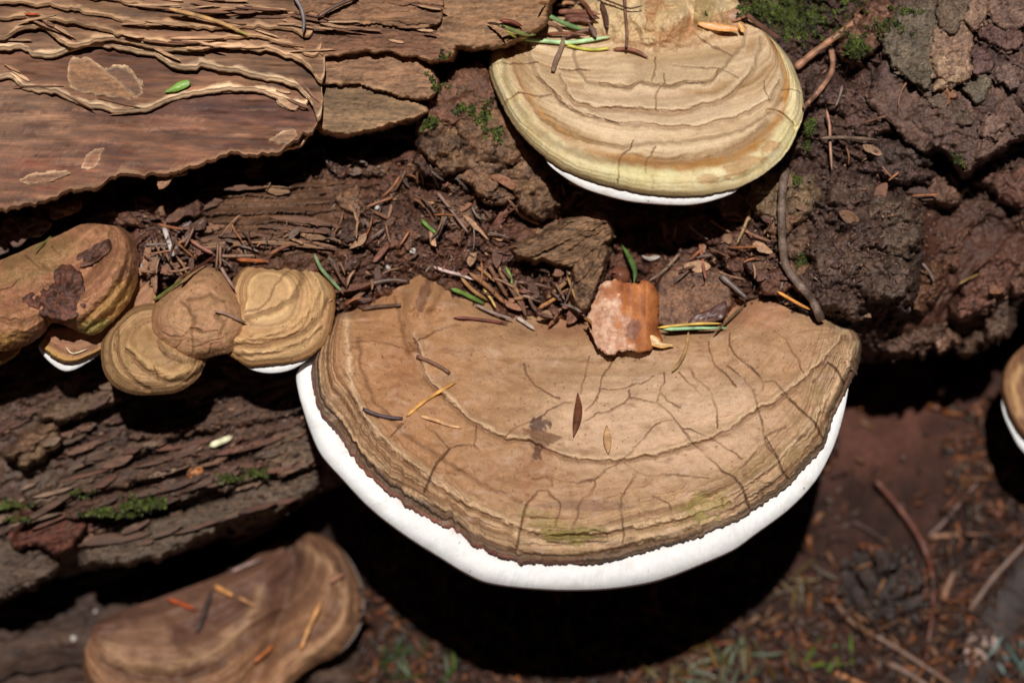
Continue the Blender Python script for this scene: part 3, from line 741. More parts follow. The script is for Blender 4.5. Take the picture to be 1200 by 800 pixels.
# crumbly bark lumps right of the upper bracket and above the main bracket's right end
LUMPS = [([(990, 60), (1002, 26), (1028, 4), (1046, 14), (1038, 40), (1020, 60), (1004, 72)], 30, 14, C(128, 90, 70)),
         ([(880, 236), (902, 208), (940, 204), (962, 222), (958, 246), (930, 262), (900, 258)], 34, 12, C(130, 104, 78)),
         ([(905, 262), (926, 256), (950, 270), (944, 296), (926, 304), (910, 288)], 36, 10, C(112, 82, 64)),
         ([(1015, 240), (1044, 232), (1070, 250), (1072, 286), (1050, 300), (1020, 282)], 52, 16, C(104, 82, 68)),
         ([(950, 296), (972, 280), (1004, 286), (1016, 306), (998, 326), (962, 322)], 66, 18, C(104, 80, 66)),
         ([(1002, 318), (1030, 300), (1062, 310), (1066, 336), (1040, 352), (1010, 346)], 66, 18, C(96, 74, 62)),
         ([(930, 318), (956, 316), (984, 338), (1010, 352), (1000, 366), (966, 358), (936, 340)], 58, 14, C(94, 70, 58)),
         ([(1046, 350), (1062, 322), (1076, 300), (1068, 340), (1058, 362)], 40, 10, C(84, 64, 56)),
         ([(1006, 196), (1034, 186), (1074, 192), (1086, 208), (1060, 214), (1030, 206)], 22, 14, C(92, 68, 60)),
         ([(1060, 214), (1080, 206), (1122, 212), (1124, 234), (1098, 238), (1074, 232)], -20, 12, C(126, 92, 74)),
         ([(1016, 176), (1044, 168), (1078, 176), (1084, 190), (1056, 194), (1026, 190)], 26, 12, C(88, 68, 60)),
         ([(980, 108), (1008, 100), (1034, 116), (1042, 144), (1020, 160), (988, 144)], 14, 12, C(100, 72, 62)),
         ([(946, 92), (972, 88), (996, 108), (982, 128), (952, 118)], 8, 10, C(90, 64, 56)),
         ([(1010, 268), (990, 252), (968, 228), (990, 206), (1018, 216), (1030, 244)], 44, 14, C(98, 74, 62)),
         ([(1150, 206), (1180, 196), (1220, 196), (1230, 228), (1196, 240), (1164, 226)], -30, 12, C(112, 76, 62)),
         ([(1030, 404), (1070, 386), (1110, 380), (1096, 400), (1056, 414)], -80, 14, C(104, 76, 62)),
         ([(1066, 300), (1090, 292), (1106, 306), (1098, 340), (1076, 362), (1062, 350)], -36, 16, C(112, 76, 54)),
         ([(1076, 262), (1112, 262), (1122, 286), (1096, 306), (1070, 300)], -40, 16, C(106, 72, 58)),
         ([(1124, 266), (1140, 258), (1128, 296), (1104, 336), (1084, 358), (1090, 330), (1110, 296)], -44, 14, C(110, 74, 56)),
         ([(1150, 300), (1176, 290), (1200, 300), (1190, 330), (1150, 362), (1120, 372), (1130, 340)], -60, 14, C(112, 74, 60)),
         ([(1184, 330), (1204, 300), (1240, 300), (1230, 334), (1198, 346)], -60, 12, C(114, 78, 62)),
         ([(1160, 372), (1172, 352), (1190, 348), (1186, 372), (1176, 390), (1162, 392)], -100, 12, C(96, 72, 58)),
         ([(1096, 398), (1112, 390), (1120, 398), (1108, 406), (1098, 406)], -90, 8, C(140, 104, 84)),
         ([(1130, 404), (1150, 392), (1154, 396), (1140, 410), (1128, 412)], -120, 6, C(104, 78, 62))]
for i, (pl, w0, dm, cc) in enumerate(LUMPS):
    cxy = np.mean(pl, 0)
    relief_plate('bark_lump', pl, plane(w0, cxy[0], cxy[1], (.0, .22), 6, 20, 500 + i, rid=7, ter=20), barkcol(cc * .62, cc * 1.25, 15, 500 + i), M_WOOD, log, 40, 13, dm * .8, res=1.5, warp=6, seed=500 + i, wall=7)

# ---- ledges and splinters of the fibrous wood, lower left
LEDGE = [([(98, 656), (112, 640), (150, 620), (200, 602), (250, 590), (300, 566), (340, 540), (364, 540), (374, 562), (366, 572), (330, 592), (300, 602), (276, 604), (250, 618), (226, 632), (204, 642), (190, 650), (166, 652), (150, 658), (126, 658)], -62, C(98, 80, 66)),
         ([(-40, 690), (-40, 640), (0, 632), (24, 636), (50, 648), (66, 664), (52, 676), (22, 690), (0, 700)], -72, C(90, 72, 60)),
         ([(80, 606), (84, 590), (130, 580), (190, 566), (240, 552), (290, 536), (318, 536), (300, 552), (256, 566), (200, 584), (150, 596), (112, 602)], -34, C(92, 64, 52)),
         ([(76, 574), (90, 566), (140, 552), (200, 530), (260, 510), (290, 500), (280, 514), (226, 536), (170, 560), (110, 576)], -24, C(98, 72, 58)),
         ([(35, 590), (60, 572), (110, 548), (150, 524), (180, 512), (160, 532), (120, 556), (70, 584), (42, 594)], -16, C(104, 82, 66)),
         ([(20, 640), (30, 590), (60, 578), (86, 582), (98, 606), (96, 624), (80, 644), (64, 646), (40, 636)], -44, C(100, 58, 44)),
         ([(50, 486), (80, 470), (130, 462), (142, 468), (110, 476), (76, 490), (58, 492)], 2, C(118, 92, 72)),
         ([(24, 538), (44, 516), (66, 506), (68, 520), (46, 536), (28, 546)], -8, C(116, 90, 66)),
         ([(10, 534), (30, 512), (56, 496), (66, 500), (50, 516), (26, 532)], -6, C(118, 88, 66)),
         ([(236, 560), (286, 538), (330, 508), (364, 500), (372, 520), (350, 540), (300, 560), (262, 572)], -52, C(104, 82, 66)),
         ([(310, 530), (330, 508), (352, 498), (366, 512), (364, 540), (336, 548)], -44, C(112, 90, 72)),
         ([(214, 462), (236, 446), (268, 440), (262, 454), (240, 462), (226, 470)], -14, C(112, 76, 62)),
         ([(150, 508), (200, 490), (280, 470), (340, 470), (350, 480), (300, 494), (240, 504), (180, 516)], -28, C(98, 72, 58)),
         ([(170, 544), (230, 520), (300, 498), (350, 486), (352, 496), (300, 514), (230, 540), (184, 552)], -34, C(92, 66, 54))]
A19 = math.radians(-20)
for i, (pl, w0, cc) in enumerate(LEDGE):
    cxy = np.mean(pl, 0)
    relief_plate('wood_ledge', pl, plane(w0 - 54, cxy[0], cxy[1], (-.04, .18), 5, 26, 600 + i, .5, strat=(math.radians(20), 10, 8)), barkcol(cc * .66, cc * 1.25, 26, 600 + i, .4), M_FIBRE, log, 40, 6, 4, warp=4, seed=600 + i, wall=5)
for i in range(90):
    x = random.uniform(-20, 370); y = random.uniform(440, 640)
    L = random.uniform(22, 90); th = math.radians(-19 + random.uniform(-12, 10)); h = random.uniform(2, 5)
    dx, dy = math.cos(th), math.sin(th)
    up = [(x + dx * L * s - dy * -h * q, y + dy * L * s + dx * -h * q) for s, q in ((-.5, 0), (-.25, .9), (0, 1), (.3, .8), (.5, .1))]
    dn = [(x + dx * L * s - dy * h * q, y + dy * L * s + dx * h * q) for s, q in ((.3, .8), (0, 1.1), (-.3, .8))]
    v = random.uniform(.7, 1.35)
    c = random.choice([C(96, 68, 54), C(84, 60, 48), C(104, 82, 66), C(90, 58, 46)]) * v
    flake('wood_splinter', up + dn, None, (random.uniform(-.05, .08), .3), 7, 1, 1.2, 10, 1.2, c, None, M_FIBRE, log, 4, m=26, seed=700 + i, lift=random.uniform(-2, 4))
# laminated arcs of the bulge above the small brackets
for i in range(24):
    x = random.uniform(235, 410); y = random.uniform(212, 292) + max(0, x - 330) * .25
    L = random.uniform(24, 100); h = random.uniform(1.0, 4.2); sl = (x - 300) * .0022
    pts = []
    for s in np.linspace(-.5, .5, 7):
        pts.append((x + L * s, y + sl * L * s + (L * s) ** 2 * .0012))
    pts = np.array(pts); env = np.array([.15, .7, 1, 1, 1, .7, .15])[:, None]
    off = np.array([[0, h]])
    pl = np.vstack([pts - off * env, (pts + off * env)[::-1]])
    c = random.choice([C(116, 82, 60), C(132, 98, 72), C(98, 68, 52)]) * random.uniform(.8, 1.15)
    flake('wood_lamina', pl, None, (0, .25), 6, .6, 1.6, 7, 1.8, c, None, M_FIBRE, log, 4, m=40, seed=800 + i, lift=random.uniform(-2, 2))
# slabs of cracked bark that make up the log's face between the brackets
_pp = []
for i in range(44):
    for _ in range(200):
        k = random.choice([0, 0, 0, 1, 2])
        x, y = [(random.uniform(395, 700), random.uniform(190, 350)), (random.uniform(780, 940), random.uniform(240, 330)), (random.uniform(120, 250), random.uniform(235, 290))][k]
        if k == 0 and (y > np.interp(x, [380, 391, 440, 490, 526, 590, 640, 700], [372, 368, 350, 322, 322, 362, 374, 376]) - 14 or (490 < x < 652 and y < 120 + (x - 490) * .95)): continue
        if all((x - a_) ** 2 + (y - b_) ** 2 > 20 ** 2 for a_, b_ in _pp): break
    else: continue
    _pp.append((x, y))
    r = random.uniform(12, 27); th = random.uniform(-.6, .5); el = random.uniform(.35, .75); m_ = random.randint(6, 9); pl = []
    for j in range(m_):
        an = j * 2 * math.pi / m_ + random.uniform(-.3, .3); q_ = r * random.uniform(.7, 1.2); X_, Y_ = q_ * math.cos(an), q_ * el * math.sin(an)
        pl.append((x + X_ * math.cos(th) - Y_ * math.sin(th), y + X_ * math.sin(th) + Y_ * math.cos(th)))
    cc = random.choice([C(112, 74, 56), C(92, 62, 48), C(130, 94, 70), C(104, 66, 50)]) * random.uniform(.75, 1.2)
    w0 = float(np.mean(depth([p_[0] for p_ in pl], [p_[1] for p_ in pl]))) + random.uniform(4, 12)
    relief_plate('bark_slab', pl, plane(w0, x, y, (random.uniform(-.35, .35), random.uniform(-.05, .5)), 3, 14, 1900 + i, ter=7, strat=(-th, random.uniform(5, 9), 4) if random.random() < .5 else None), barkcol(cc * .7, cc * 1.25, 12, 1900 + i), M_WOOD, log, 16, 2, 1, res=1.4, warp=4, seed=1900 + i, wall=3)
# big pieces caught above the main bracket
relief_plate('wood_chunk', [(600, 293), (616, 284), (632, 276), (656, 264), (680, 256), (700, 254), (712, 262), (715, 274), (704, 288), (690, 296), (682, 303), (670, 310), (654, 307), (644, 303), (624, 303), (606, 300)], plane(44, 660, 282, (.05, .22), 3, 20, 850, .5, strat=(math.radians(24), 8, 15)), barkcol(C(84, 58, 42), C(156, 120, 88), 24, 850, .3), M_FIBRE, log, 40, 3, 2, res=1.3, warp=3, seed=850)
relief_plate('wood_chunk', [(672, 310), (680, 300), (690, 294), (708, 287), (712, 294), (707, 306), (706, 316), (698, 338), (692, 352), (684, 363), (676, 358), (671, 346), (674, 328)], plane(54, 690, 325, (0, .14), 4, 16, 851, strat=(math.radians(62), 9, 11)), barkcol(C(84, 60, 46), C(150, 114, 84), 14, 851), M_FIBRE, log, 36, 3, 2, res=1.3, warp=2, seed=851)
relief_plate('bark_plate', [(775, 330), (788, 316), (806, 306), (832, 318), (850, 330), (856, 348), (846, 368), (820, 380), (790, 384), (774, 380), (770, 356)], plane(26, 812, 348, (0, .5), 3, 26, 852, rid=2, ter=9), barkcol(C(96, 68, 58), C(152, 110, 82), 26, 852), M_BARK, log, 30, 2.5, 1.5, res=1.4, seed=852)
flake('bark_flake', [(806, 379), (814, 370), (828, 364), (842, 356), (850, 352), (852, 360), (848, 372), (836, 377), (820, 380)], 42, (0, .3), 3, 2, 2, 10, 1, C(84, 52, 46), C(70, 44, 40), M_LEAF, log, 6, seed=853)

# ================================================================== THE BRACKET FUNGI
def cap_grid(pairs, nt, nr, rim_jit=0.6, seed=0, ends=None):
    P = np.asarray(pairs, float)                     # bx, by, rx, ry (+ bw, rw)
    d = np.hypot(np.diff(P[:, 2]), np.diff(P[:, 3])) + .35 * np.hypot(np.diff(P[:, 0]), np.diff(P[:, 1]))
    t = np.concatenate([[0], np.cumsum(np.maximum(d, .5))])
    Q = interp_curve(t, P, np.linspace(0, t[-1], nt))
    a = np.linspace(0, t[-1], nt)
    return Q, a

def bracket(name, label, pairs, wplane, bulge, base, colour, ridges=(), cracks=(), grooves=(), pore=None, nt=400, nr=160, group=None, seed=0,
            roll=10, roll_at=.92, lip=4, bands=2.0, bandfreq=9, bump_fn=None, thick=60, rim_noise=.7, sink=14, crack_depth=2.0, rim_fn=None, lip_bulge=0.0, rim_bands=0.0, crack_alpha=.6):
    root = empty(name, *base)
    tag(root, label, 'bracket fungus', group)
    Q, a = cap_grid(pairs, nt, nr)
    if tuple(pairs[0]) == tuple(pairs[-1]):
        a = np.abs(a - a[-1] / 2)            # a lobe with rings all round
    jit = rim_noise * (fbm(a / 9, a * 0, 3, seed) * 1.6 + fbm(a / 40, a * 0, 2, seed + 1) * 1.5)
    dv = Q[:, 2:4] - Q[:, 0:2]
    Ld = np.hypot(*dv.T) + 1e-6
    if rim_fn is not None:
        jit = jit + rim_fn(Q[:, 2], Q[:, 3], a)
    Q[:, 2:4] += dv / Ld[:, None] * jit[:, None] * smooth(3, 20, Ld)[:, None]
    r = np.linspace(0, 1, nr) ** .9
    px = Q[:, 0:1] + (Q[:, 2:3] - Q[:, 0:1]) * r
    py = Q[:, 1:2] + (Q[:, 3:4] - Q[:, 1:2]) * r
    R = np.broadcast_to(r, px.shape)
    drim = (1 - R) * Ld[:, None]
    w = wplane(px, py) + bulge * (1 - (2 * R - 1) ** 2) * smooth(10, 90, Ld)[:, None]
    w = w - sink * (1 - smooth(0, .13, R)) - roll * np.clip((R - roll_at) / (1 - roll_at), 0, 1) ** 2.2
    # growth rings follow the rim
    q = R + .02 * fbm(px / 70, py / 70, 3, seed + 3) + .006 * fbm(px / 18, py / 18, 3, seed + 30)
    fade = smooth(.2, .75, R) if tuple(pairs[0]) == tuple(pairs[-1]) else smooth(0, .15, R)
    
    b1 = fbm(q * bandfreq, a[:, None] / 500, 3, seed + 4) * (.35 + .65 * fade); b2 = fade * fbm(q * bandfreq * 4, a[:, None] / 300, 2, seed + 5)
    w = w + bands * (b1 + .35 * b2) * fade + .9 * fbm(px / 26, py / 26, 4, seed + 6)
    rid = np.zeros_like(px); grv = np.zeros_like(px)
    for pl, amp, sg in ridges:
        dd, sd = polydist(px + 2.5 * fbm(px / 12, py / 12, 3, seed + 11), py + 2.5 * fbm(px / 12, py / 12, 3, seed + 12), pl, sg * 4)
        e = np.exp(-(dd / sg) ** 2)
        w = w + amp * e
        if amp > 0: rid = np.maximum(rid, e)
        else: grv = np.maximum(grv, e)
    crk = np.zeros_like(px); lips = np.zeros_like(px)
    crx = px + .8 * fbm(px / 5, py / 5, 3, seed + 13) + 2.2 * fbm(px / 17, py / 17, 2, seed + 15); cry = py + .8 * fbm(px / 5, py / 5, 3, seed + 14) + 2.2 * fbm(px / 17, py / 17, 2, seed + 16)
    crw = .55 + .3 * fbm(px / 22, py / 22, 3, seed + 17)
    for pl in cracks:
        if len(pl) > 2:
            pl = catmull(pl, len(pl) * 5)
        dd, sd = polydist(crx, cry, pl, 5)
        crk = np.maximum(crk, np.clip(1.0 - dd / crw, 0, 1))
        lips = np.maximum(lips, np.exp(-((dd - 2.3) / 1.2) ** 2))
    w = w - crack_depth * .7 * crk + .3 * lips
    if bump_fn is not None:
        w = w + bump_fn(px, py)
    if rim_bands:
        w = w + rim_bands * fbm(drim / 9 + .4 * fbm(px / 60, py / 60, 2, seed + 26), px / 300, 3, seed + 27) * smooth(95, 25, drim)
    if lip_bulge:
        w = w + lip_bulge * (np.exp(-((drim - 17) / 12) ** 2) - .7 * np.exp(-((drim - 40) / 9) ** 2))
    cc = colour(px, py, R, drim, b1, b2, rid, grv)
    cc = mix(cc, C(92, 60, 40), np.clip(crk * crack_alpha * (1.0 + .9 * fbm(px / 30, py / 30, 2, seed + 18)), 0, .8))
    # lip turns down over the pore layer
    e = dv / Ld[:, None]
    lx = [px, (px[:, -1] + e[:, 0] * .9)[:, None], (px[:, -1] + e[:, 0] * .4)[:, None], (px[:, -1] - e[:, 0] * 3)[:, None]]
    ly = [py, (py[:, -1] + e[:, 1] * .9)[:, None], (py[:, -1] + e[:, 1] * .4)[:, None], (py[:, -1] - e[:, 1] * 3)[:, None]]
    lw = [w, (w[:, -1] - lip * .35)[:, None], (w[:, -1] - lip)[:, None], (w[:, -1] - lip - 1)[:, None]]
    X, Y, W = np.hstack(lx), np.hstack(ly), np.hstack(lw)
    c4 = np.concatenate([cc, np.repeat(cc[:, -1:], 3, 1)], 1)
    put('cap', PW(X, Y, W), gridq(*X.shape)[:, ::-1], M_CAP, root, None, c4.reshape(-1, 3))
    splat(px, py, w, 1)
    # pore layer: margin and underside
    if pore is not None:
        PP = np.asarray(pore, float)
        tt = np.concatenate([[0], np.cumsum(np.hypot(*np.diff(PP, axis=0).T))])
        # match each rim point to the outline by direction of growth: same arc fraction between the ends
        F = catmull(PP, 1200)
        i0 = np.argmin((Q[:, 2] - PP[0, 0]) ** 2 + (Q[:, 3] - PP[0, 1]) ** 2)
        i1 = np.argmin((Q[:, 2] - PP[-1, 0]) ** 2 + (Q[:, 3] - PP[-1, 1]) ** 2)
        ox, oy = Q[:, 2] - e[:, 0] * 2.5, Q[:, 3] - e[:, 1] * 2.5
        sr = np.concatenate([[0], np.cumsum(np.hypot(np.diff(Q[i0:i1 + 1, 2]), np.diff(Q[i0:i1 + 1, 3])))])
        ff = sr / sr[-1] * (len(F) - 1)
        Lx, Ly = ox.copy(), oy.copy()
        Lx[i0:i1 + 1] = np.interp(ff, np.arange(len(F)), F[:, 0]); Ly[i0:i1 + 1] = np.interp(ff, np.arange(len(F)), F[:, 1])
        for _ in range(12):                      # keep the margin band from folding on itself
            Lx[1:-1] = .25 * Lx[:-2] + .5 * Lx[1:-1] + .25 * Lx[2:]; Ly[1:-1] = .25 * Ly[:-2] + .5 * Ly[1:-1] + .25 * Ly[2:]
    else:
        Lx, Ly = Q[:, 2] - e[:, 0] * 2.5, Q[:, 3] - e[:, 1] * 2.5
    sx, sy = Q[:, 2] - e[:, 0] * 7, Q[:, 3] - e[:, 1] * 7
    sw = np.convolve(np.pad(w[:, -1], 20, 'edge'), np.ones(41) / 41, 'valid') - lip - 2.5
    bw = np.hypot(Lx - Q[:, 2], Ly - Q[:, 3])
    q = np.linspace(0, 1, 16)
    MX = sx[:, None] + (Lx - sx)[:, None] * q; MY = sy[:, None] + (Ly - sy)[:, None] * q
    MW = sw[:, None] - (.12 * q + .42 * q ** 5) * np.clip(bw, 3, 60)[:, None] + (.35 * fbm(MX / 4, MY / 4, 2, seed + 21) + 1.3 * fbm(MX / 30, MY / 30, 3, seed + 22)) * (1 - q ** 6)
    u = np.linspace(0, 1, 15)[1:]
    bx = Q[:, 0]; by = Q[:, 1] + 4
    UXx = Lx[:, None] + (bx - Lx)[:, None] * u; UYy = Ly[:, None] + (by - Ly)[:, None] * u
    w1 = MW[:, -1:]; wb = (w[:, :1] - thick)
    drop = np.minimum(thick * .9, np.maximum(Ld, 8) * .5)[:, None]
    UWw = w1 * (1 - u) + wb * u - drop * np.sin(np.pi * u) * .9 - 6 * np.sqrt(u)
    X, Y, W = np.hstack([MX, UXx]), np.hstack([MY, UYy]), np.hstack([MW, UWw])
    pc = np.broadcast_to(C(242, 239, 236), X.shape + (3,)).copy()
    pc = mix(pc, C(220, 208, 196), .4 * smooth(.25, .7, fbm(X / 30, Y / 18, 4, seed + 28)))
    jq = np.zeros(X.shape[1]); jq[:6] = [1, .9, .7, .45, .25, .1]
    pc = mix(pc, C(206, 176, 158), jq[None, :] * (.5 + .6 * fbm(X / 14, Y / 14, 3, seed + 29)).clip(0, 1))
    spots = (fbm(X / 3.2, Y / 3.2, 2, seed + 23) > .62).astype(float) * (fbm(X / 40, Y / 40, 2, seed + 24) > 0)
    pc = mix(pc, C(206, 198, 190), spots * .6)
    spk = (_hash(np.round(X / 2).astype(np.int64), np.round(Y / 2).astype(np.int64), seed) % 2600 < 3).astype(float)
    pc = mix(pc, C(110, 90, 80), spk * .8)
    put('pore_surface', PW(X, Y, W), gridq(*X.shape)[:, ::-1], M_PORE, root, None, pc.reshape(-1, 3))
    return root

# ---- the large bracket in the middle
MAIN = [(391, 373, 388, 378), (400, 367, 372, 411), (412, 365, 365, 440), (424, 358, 374, 480), (439, 353, 394, 506), (452, 345, 417, 540), (464, 338, 451, 573),
        (478, 330, 494, 603), (490, 323, 531, 622), (506, 318, 560, 641), (526, 321, 602, 657), (556, 336, 652, 661), (590, 360, 710, 657), (640, 372, 771, 641),
        (700, 375, 810, 630), (760, 376, 858, 611), (815, 376, 905, 582), (850, 364, 944, 547), (872, 345, 967, 517), (895, 337, 980, 480), (920, 347, 997, 447),
        (950, 362, 1007, 424), (982, 382, 1009, 408), (997, 386, 1005, 391)]
C2 = [(485, 392), (490, 405), (498, 438), (522, 462), (552, 490), (592, 511), (620, 513), (660, 531), (685, 535), (720, 537), (770, 529), (797, 522), (822, 514), (852, 502), (887, 476), (905, 470), (935, 446), (965, 420), (990, 389)]
C1 = [(406, 372), (407, 402), (409, 430), (412, 455), (425, 484), (445, 510), (472, 533), (510, 562), (552, 590), (602, 612), (640, 624), (710, 621), (772, 611), (810, 602), (860, 585), (910, 541), (955, 487), (977, 457), (992, 430), (1002, 404)]
C3 = [(390, 485), (400, 503), (412, 517), (425, 535), (455, 560), (495, 577), (508, 590), (525, 606), (552, 626), (602, 645), (640, 653), (672, 652), (705, 646), (740, 641), (790, 631), (850, 604), (900, 573), (940, 535), (965, 500), (985, 462), (1001, 425)]
C4 = [(420, 395), (424, 430), (438, 468), (470, 505), (515, 536), (560, 565), (610, 588)]
HOLLOW = [(560, 398), (600, 418), (640, 428), (700, 437), (760, 438), (800, 430), (850, 415), (900, 395), (940, 382)]
HUMP = [(462, 348), (468, 370), (474, 395), (480, 412)]
CR = [[(402, 402), (422, 398), (440, 401), (472, 407)], [(480, 406), (500, 394), (520, 384), (540, 381)], [(614, 427), (619, 442), (635, 457), (656, 467)],
      [(457, 512), (472, 497)], [(592, 511), (605, 501), (625, 492), (642, 482), (657, 474), (672, 470)], [(680, 460), (685, 442), (690, 417)],
      [(724, 416), (712, 431), (705, 444), (703, 456), (696, 471), (685, 482)], [(704, 456), (722, 456), (740, 451), (755, 446), (767, 440)],
      [(682, 495), (695, 487), (717, 479), (730, 471), (738, 465), (750, 467), (767, 471), (780, 480), (795, 496), (810, 517), (827, 531), (847, 552), (860, 558), (870, 571), (875, 587), (879, 597)],
      [(778, 436), (778, 447), (774, 455), (775, 460), (785, 469), (797, 477)], [(775, 460), (769, 470)], [(796, 436), (806, 447), (822, 461)],
      [(811, 432), (817, 446), (830, 455), (836, 467), (840, 485), (841, 502)], [(831, 400), (832, 415), (840, 430), (852, 439), (864, 454)], [(737, 456), (738, 465)],
      [(787, 491), (775, 494), (760, 505), (745, 522), (732, 536), (717, 547), (696, 562), (685, 565), (665, 565), (642, 559), (625, 561)],
      [(696, 562), (696, 572), (685, 585), (677, 597), (676, 605), (671, 616), (667, 637)], [(732, 541), (746, 552), (760, 557), (785, 556), (832, 559)],
      [(746, 554), (737, 570), (727, 586), (730, 615), (731, 637)], [(632, 575), (617, 592), (611, 615), (604, 645)], [(632, 575), (642, 574), (644, 580), (655, 590), (651, 615)],
      [(645, 559), (647, 570)], [(642, 634), (665, 636), (690, 634), (710, 634), (711, 626)], [(642, 622), (670, 622), (695, 627), (710, 628)], [(622, 606), (642, 607)],
      [(497, 576), (505, 557), (512, 542), (527, 526), (542, 521), (555, 522), (562, 527)], [(527, 526), (515, 512), (500, 500)], [(555, 521), (559, 500)],
      [(854, 392), (855, 407), (862, 417), (877, 427), (890, 440), (894, 449), (894, 457)], [(892, 445), (910, 450), (925, 467), (940, 482), (955, 495), (965, 514)],
      [(906, 387), (920, 397), (930, 412), (937, 427), (941, 437)], [(970, 425), (980, 432), (990, 451)], [(970, 424), (960, 440), (951, 449)],
      [(872, 442), (876, 450), (885, 462), (887, 477), (892, 495), (895, 510)], [(919, 499), (905, 506), (896, 515), (905, 529)], [(897, 512), (897, 521), (910, 534), (917, 552), (924, 561)],
      [(896, 521), (880, 534), (870, 546), (859, 555)], [(870, 556), (885, 562), (904, 566)], [(800, 501), (825, 509), (845, 521), (870, 537)], [(852, 429), (867, 440)],
      [(845, 584), (848, 592)], [(892, 575), (896, 581)], [(765, 583), (785, 590), (787, 597)]]
BROAD = [[(497, 576), (505, 557), (512, 542), (527, 526)], [(847, 552), (860, 558), (870, 571), (875, 587), (879, 597)], [(897, 512), (910, 534), (917, 552), (924, 561)],
         [(925, 467), (940, 482), (955, 495), (965, 514)], [(617, 592), (611, 615), (604, 645)], [(642, 634), (665, 636), (690, 634), (710, 634)], [(877, 427), (890, 440)], [(970, 425), (980, 432), (990, 451)]]

def main_col(x, y, R, dr, b1, b2, rid, grv):
    a = np.clip(1 - np.hypot((x - 770) / 190, (y - 495) / 95), 0, 1)
    c = mix(C(174, 136, 98), C(202, 168, 132), smooth(0, .6, a))
    c = mix(c, C(172, 124, 82), smooth(640, 460, x) * .8)
    c = mix(c, C(176, 122, 88), .55 * np.clip(blob(x, y, 880, 362, 50, 26, 0, 1) + blob(x, y, 690, 385, 60, 14, 0, 2), 0, 1))
    c = mix(c, C(172, 124, 92), .6 * blob(x, y, 800, 372, 40, 14, 0, 3))
    c = mix(c, C(150, 118, 82), .55 * blob(x, y, 700, 430, 120, 12, 0, 4, .3))
    f = np.clip(.5 + .6 * b1 + .35 * b2, 0, 1)
    c = mix(c, c * np.array((.86, .82, .78)), f * .7)
    outer = smooth(85, 22, dr)
    c = mix(c, mix(C(122, 90, 62), C(200, 168, 126), np.clip(.5 + .95 * fbm(dr / 8 + .4 * fbm(x / 60, y / 60, 2, 76), x / 320, 3, 77), 0, 1)), outer * .85)
    c = mix(c, C(150, 128, 78), .45 * outer * smooth(.1, .5, fbm(x / 60, y / 40, 3, 78)) * smooth(560, 680, x))
    wl = np.interp(x, [340, 400, 460, 520, 600, 660, 700, 760, 900, 1010], [16, 18, 17, 20, 14, 11, 12, 9, 7, 6])
    lipm = smooth(1.05, .85, dr / wl + .12 * fbm(x / 8, y / 8, 3, 79))
    c = mix(c, C(104, 84, 66), lipm * .9)
    c = mix(c, C(138, 84, 66), smooth(5.5, 1.0, dr + 2 * fbm(x / 7, y / 7, 3, 606)) * smooth(720, 640, x) * .95)
    c = mix(c, C(216, 182, 140), .7 * rid)
    c = mix(c, C(112, 78, 50), .66 * grv)
    red = blob(x, y, 470, 432, 22, 34, .3, 5, .9) + blob(x, y, 632, 545, 26, 30, 0, 6, .9) + .7 * blob(x, y, 600, 560, 50, 26, 0, 7, .9)
    c = mix(c, C(146, 94, 62), .5 * np.clip(red * (.6 + .7 * fbm(x / 7, y / 7, 3, 8)), 0, 1))
    for pl in BROAD:
        d, sd = polydist(x + 1.5 * fbm(x / 9, y / 9, 3, 6), y, pl, 5)
        c = mix(c, C(58, 36, 24), .75 * np.exp(-(d / .75) ** 2))
    c = mix(c, C(72, 46, 38), .85 * blob(x, y, 631, 497, 11, 9, 0, 9, .8))
    c = mix(c, C(108, 72, 50), .75 * blob(x, y, 634, 513, 24, 9, .25, 10, .7))
    c = mix(c, C(86, 56, 42), .8 * blob(x, y, 630, 530, 6, 9, 0, 12, .8))
    c = mix(c, C(90, 58, 46), .62 * blob(x, y, 497, 346, 7, 24, .38, 13, .6))
    c = mix(c, C(120, 112, 44), .65 * blob(x, y, 676, 627, 40, 9, .03, 14, 1.1))
    c = mix(c, C(140, 124, 60), .5 * blob(x, y, 642, 612, 28, 11, .2, 15, 1.2))
    c = mix(c, C(146, 136, 66), .5 * blob(x, y, 826, 593, 32, 12, -.35, 16, 1.3))
    c = mix(c, C(120, 88, 72), .5 * blob(x, y, 690, 592, 60, 7, 0, 17, .5))
    spk = (_hash(np.round(x / 1.6).astype(np.int64), np.round(y / 1.6).astype(np.int64), 5) % 2000 < 5).astype(float)
    c = mix(c, C(90, 56, 40), spk * .7)
    c = mix(c, C(128, 86, 60), .45 * smooth(.2, .75, fbm(x / 26, y / 13, 5, 604)))
    c = mix(c, C(196, 166, 138), .4 * smooth(.2, .7, fbm(x / 34, y / 15, 5, 605)))
    c = mix(c, C(110, 72, 52), .5 * smooth(.62, .8, fbm(x / 4.5, y / 4.5, 2, 603)))
    return c * np.array((.95, .93, .985)) * (1 + .10 * fbm(x / 22, y / 22, 4, 18))[..., None]

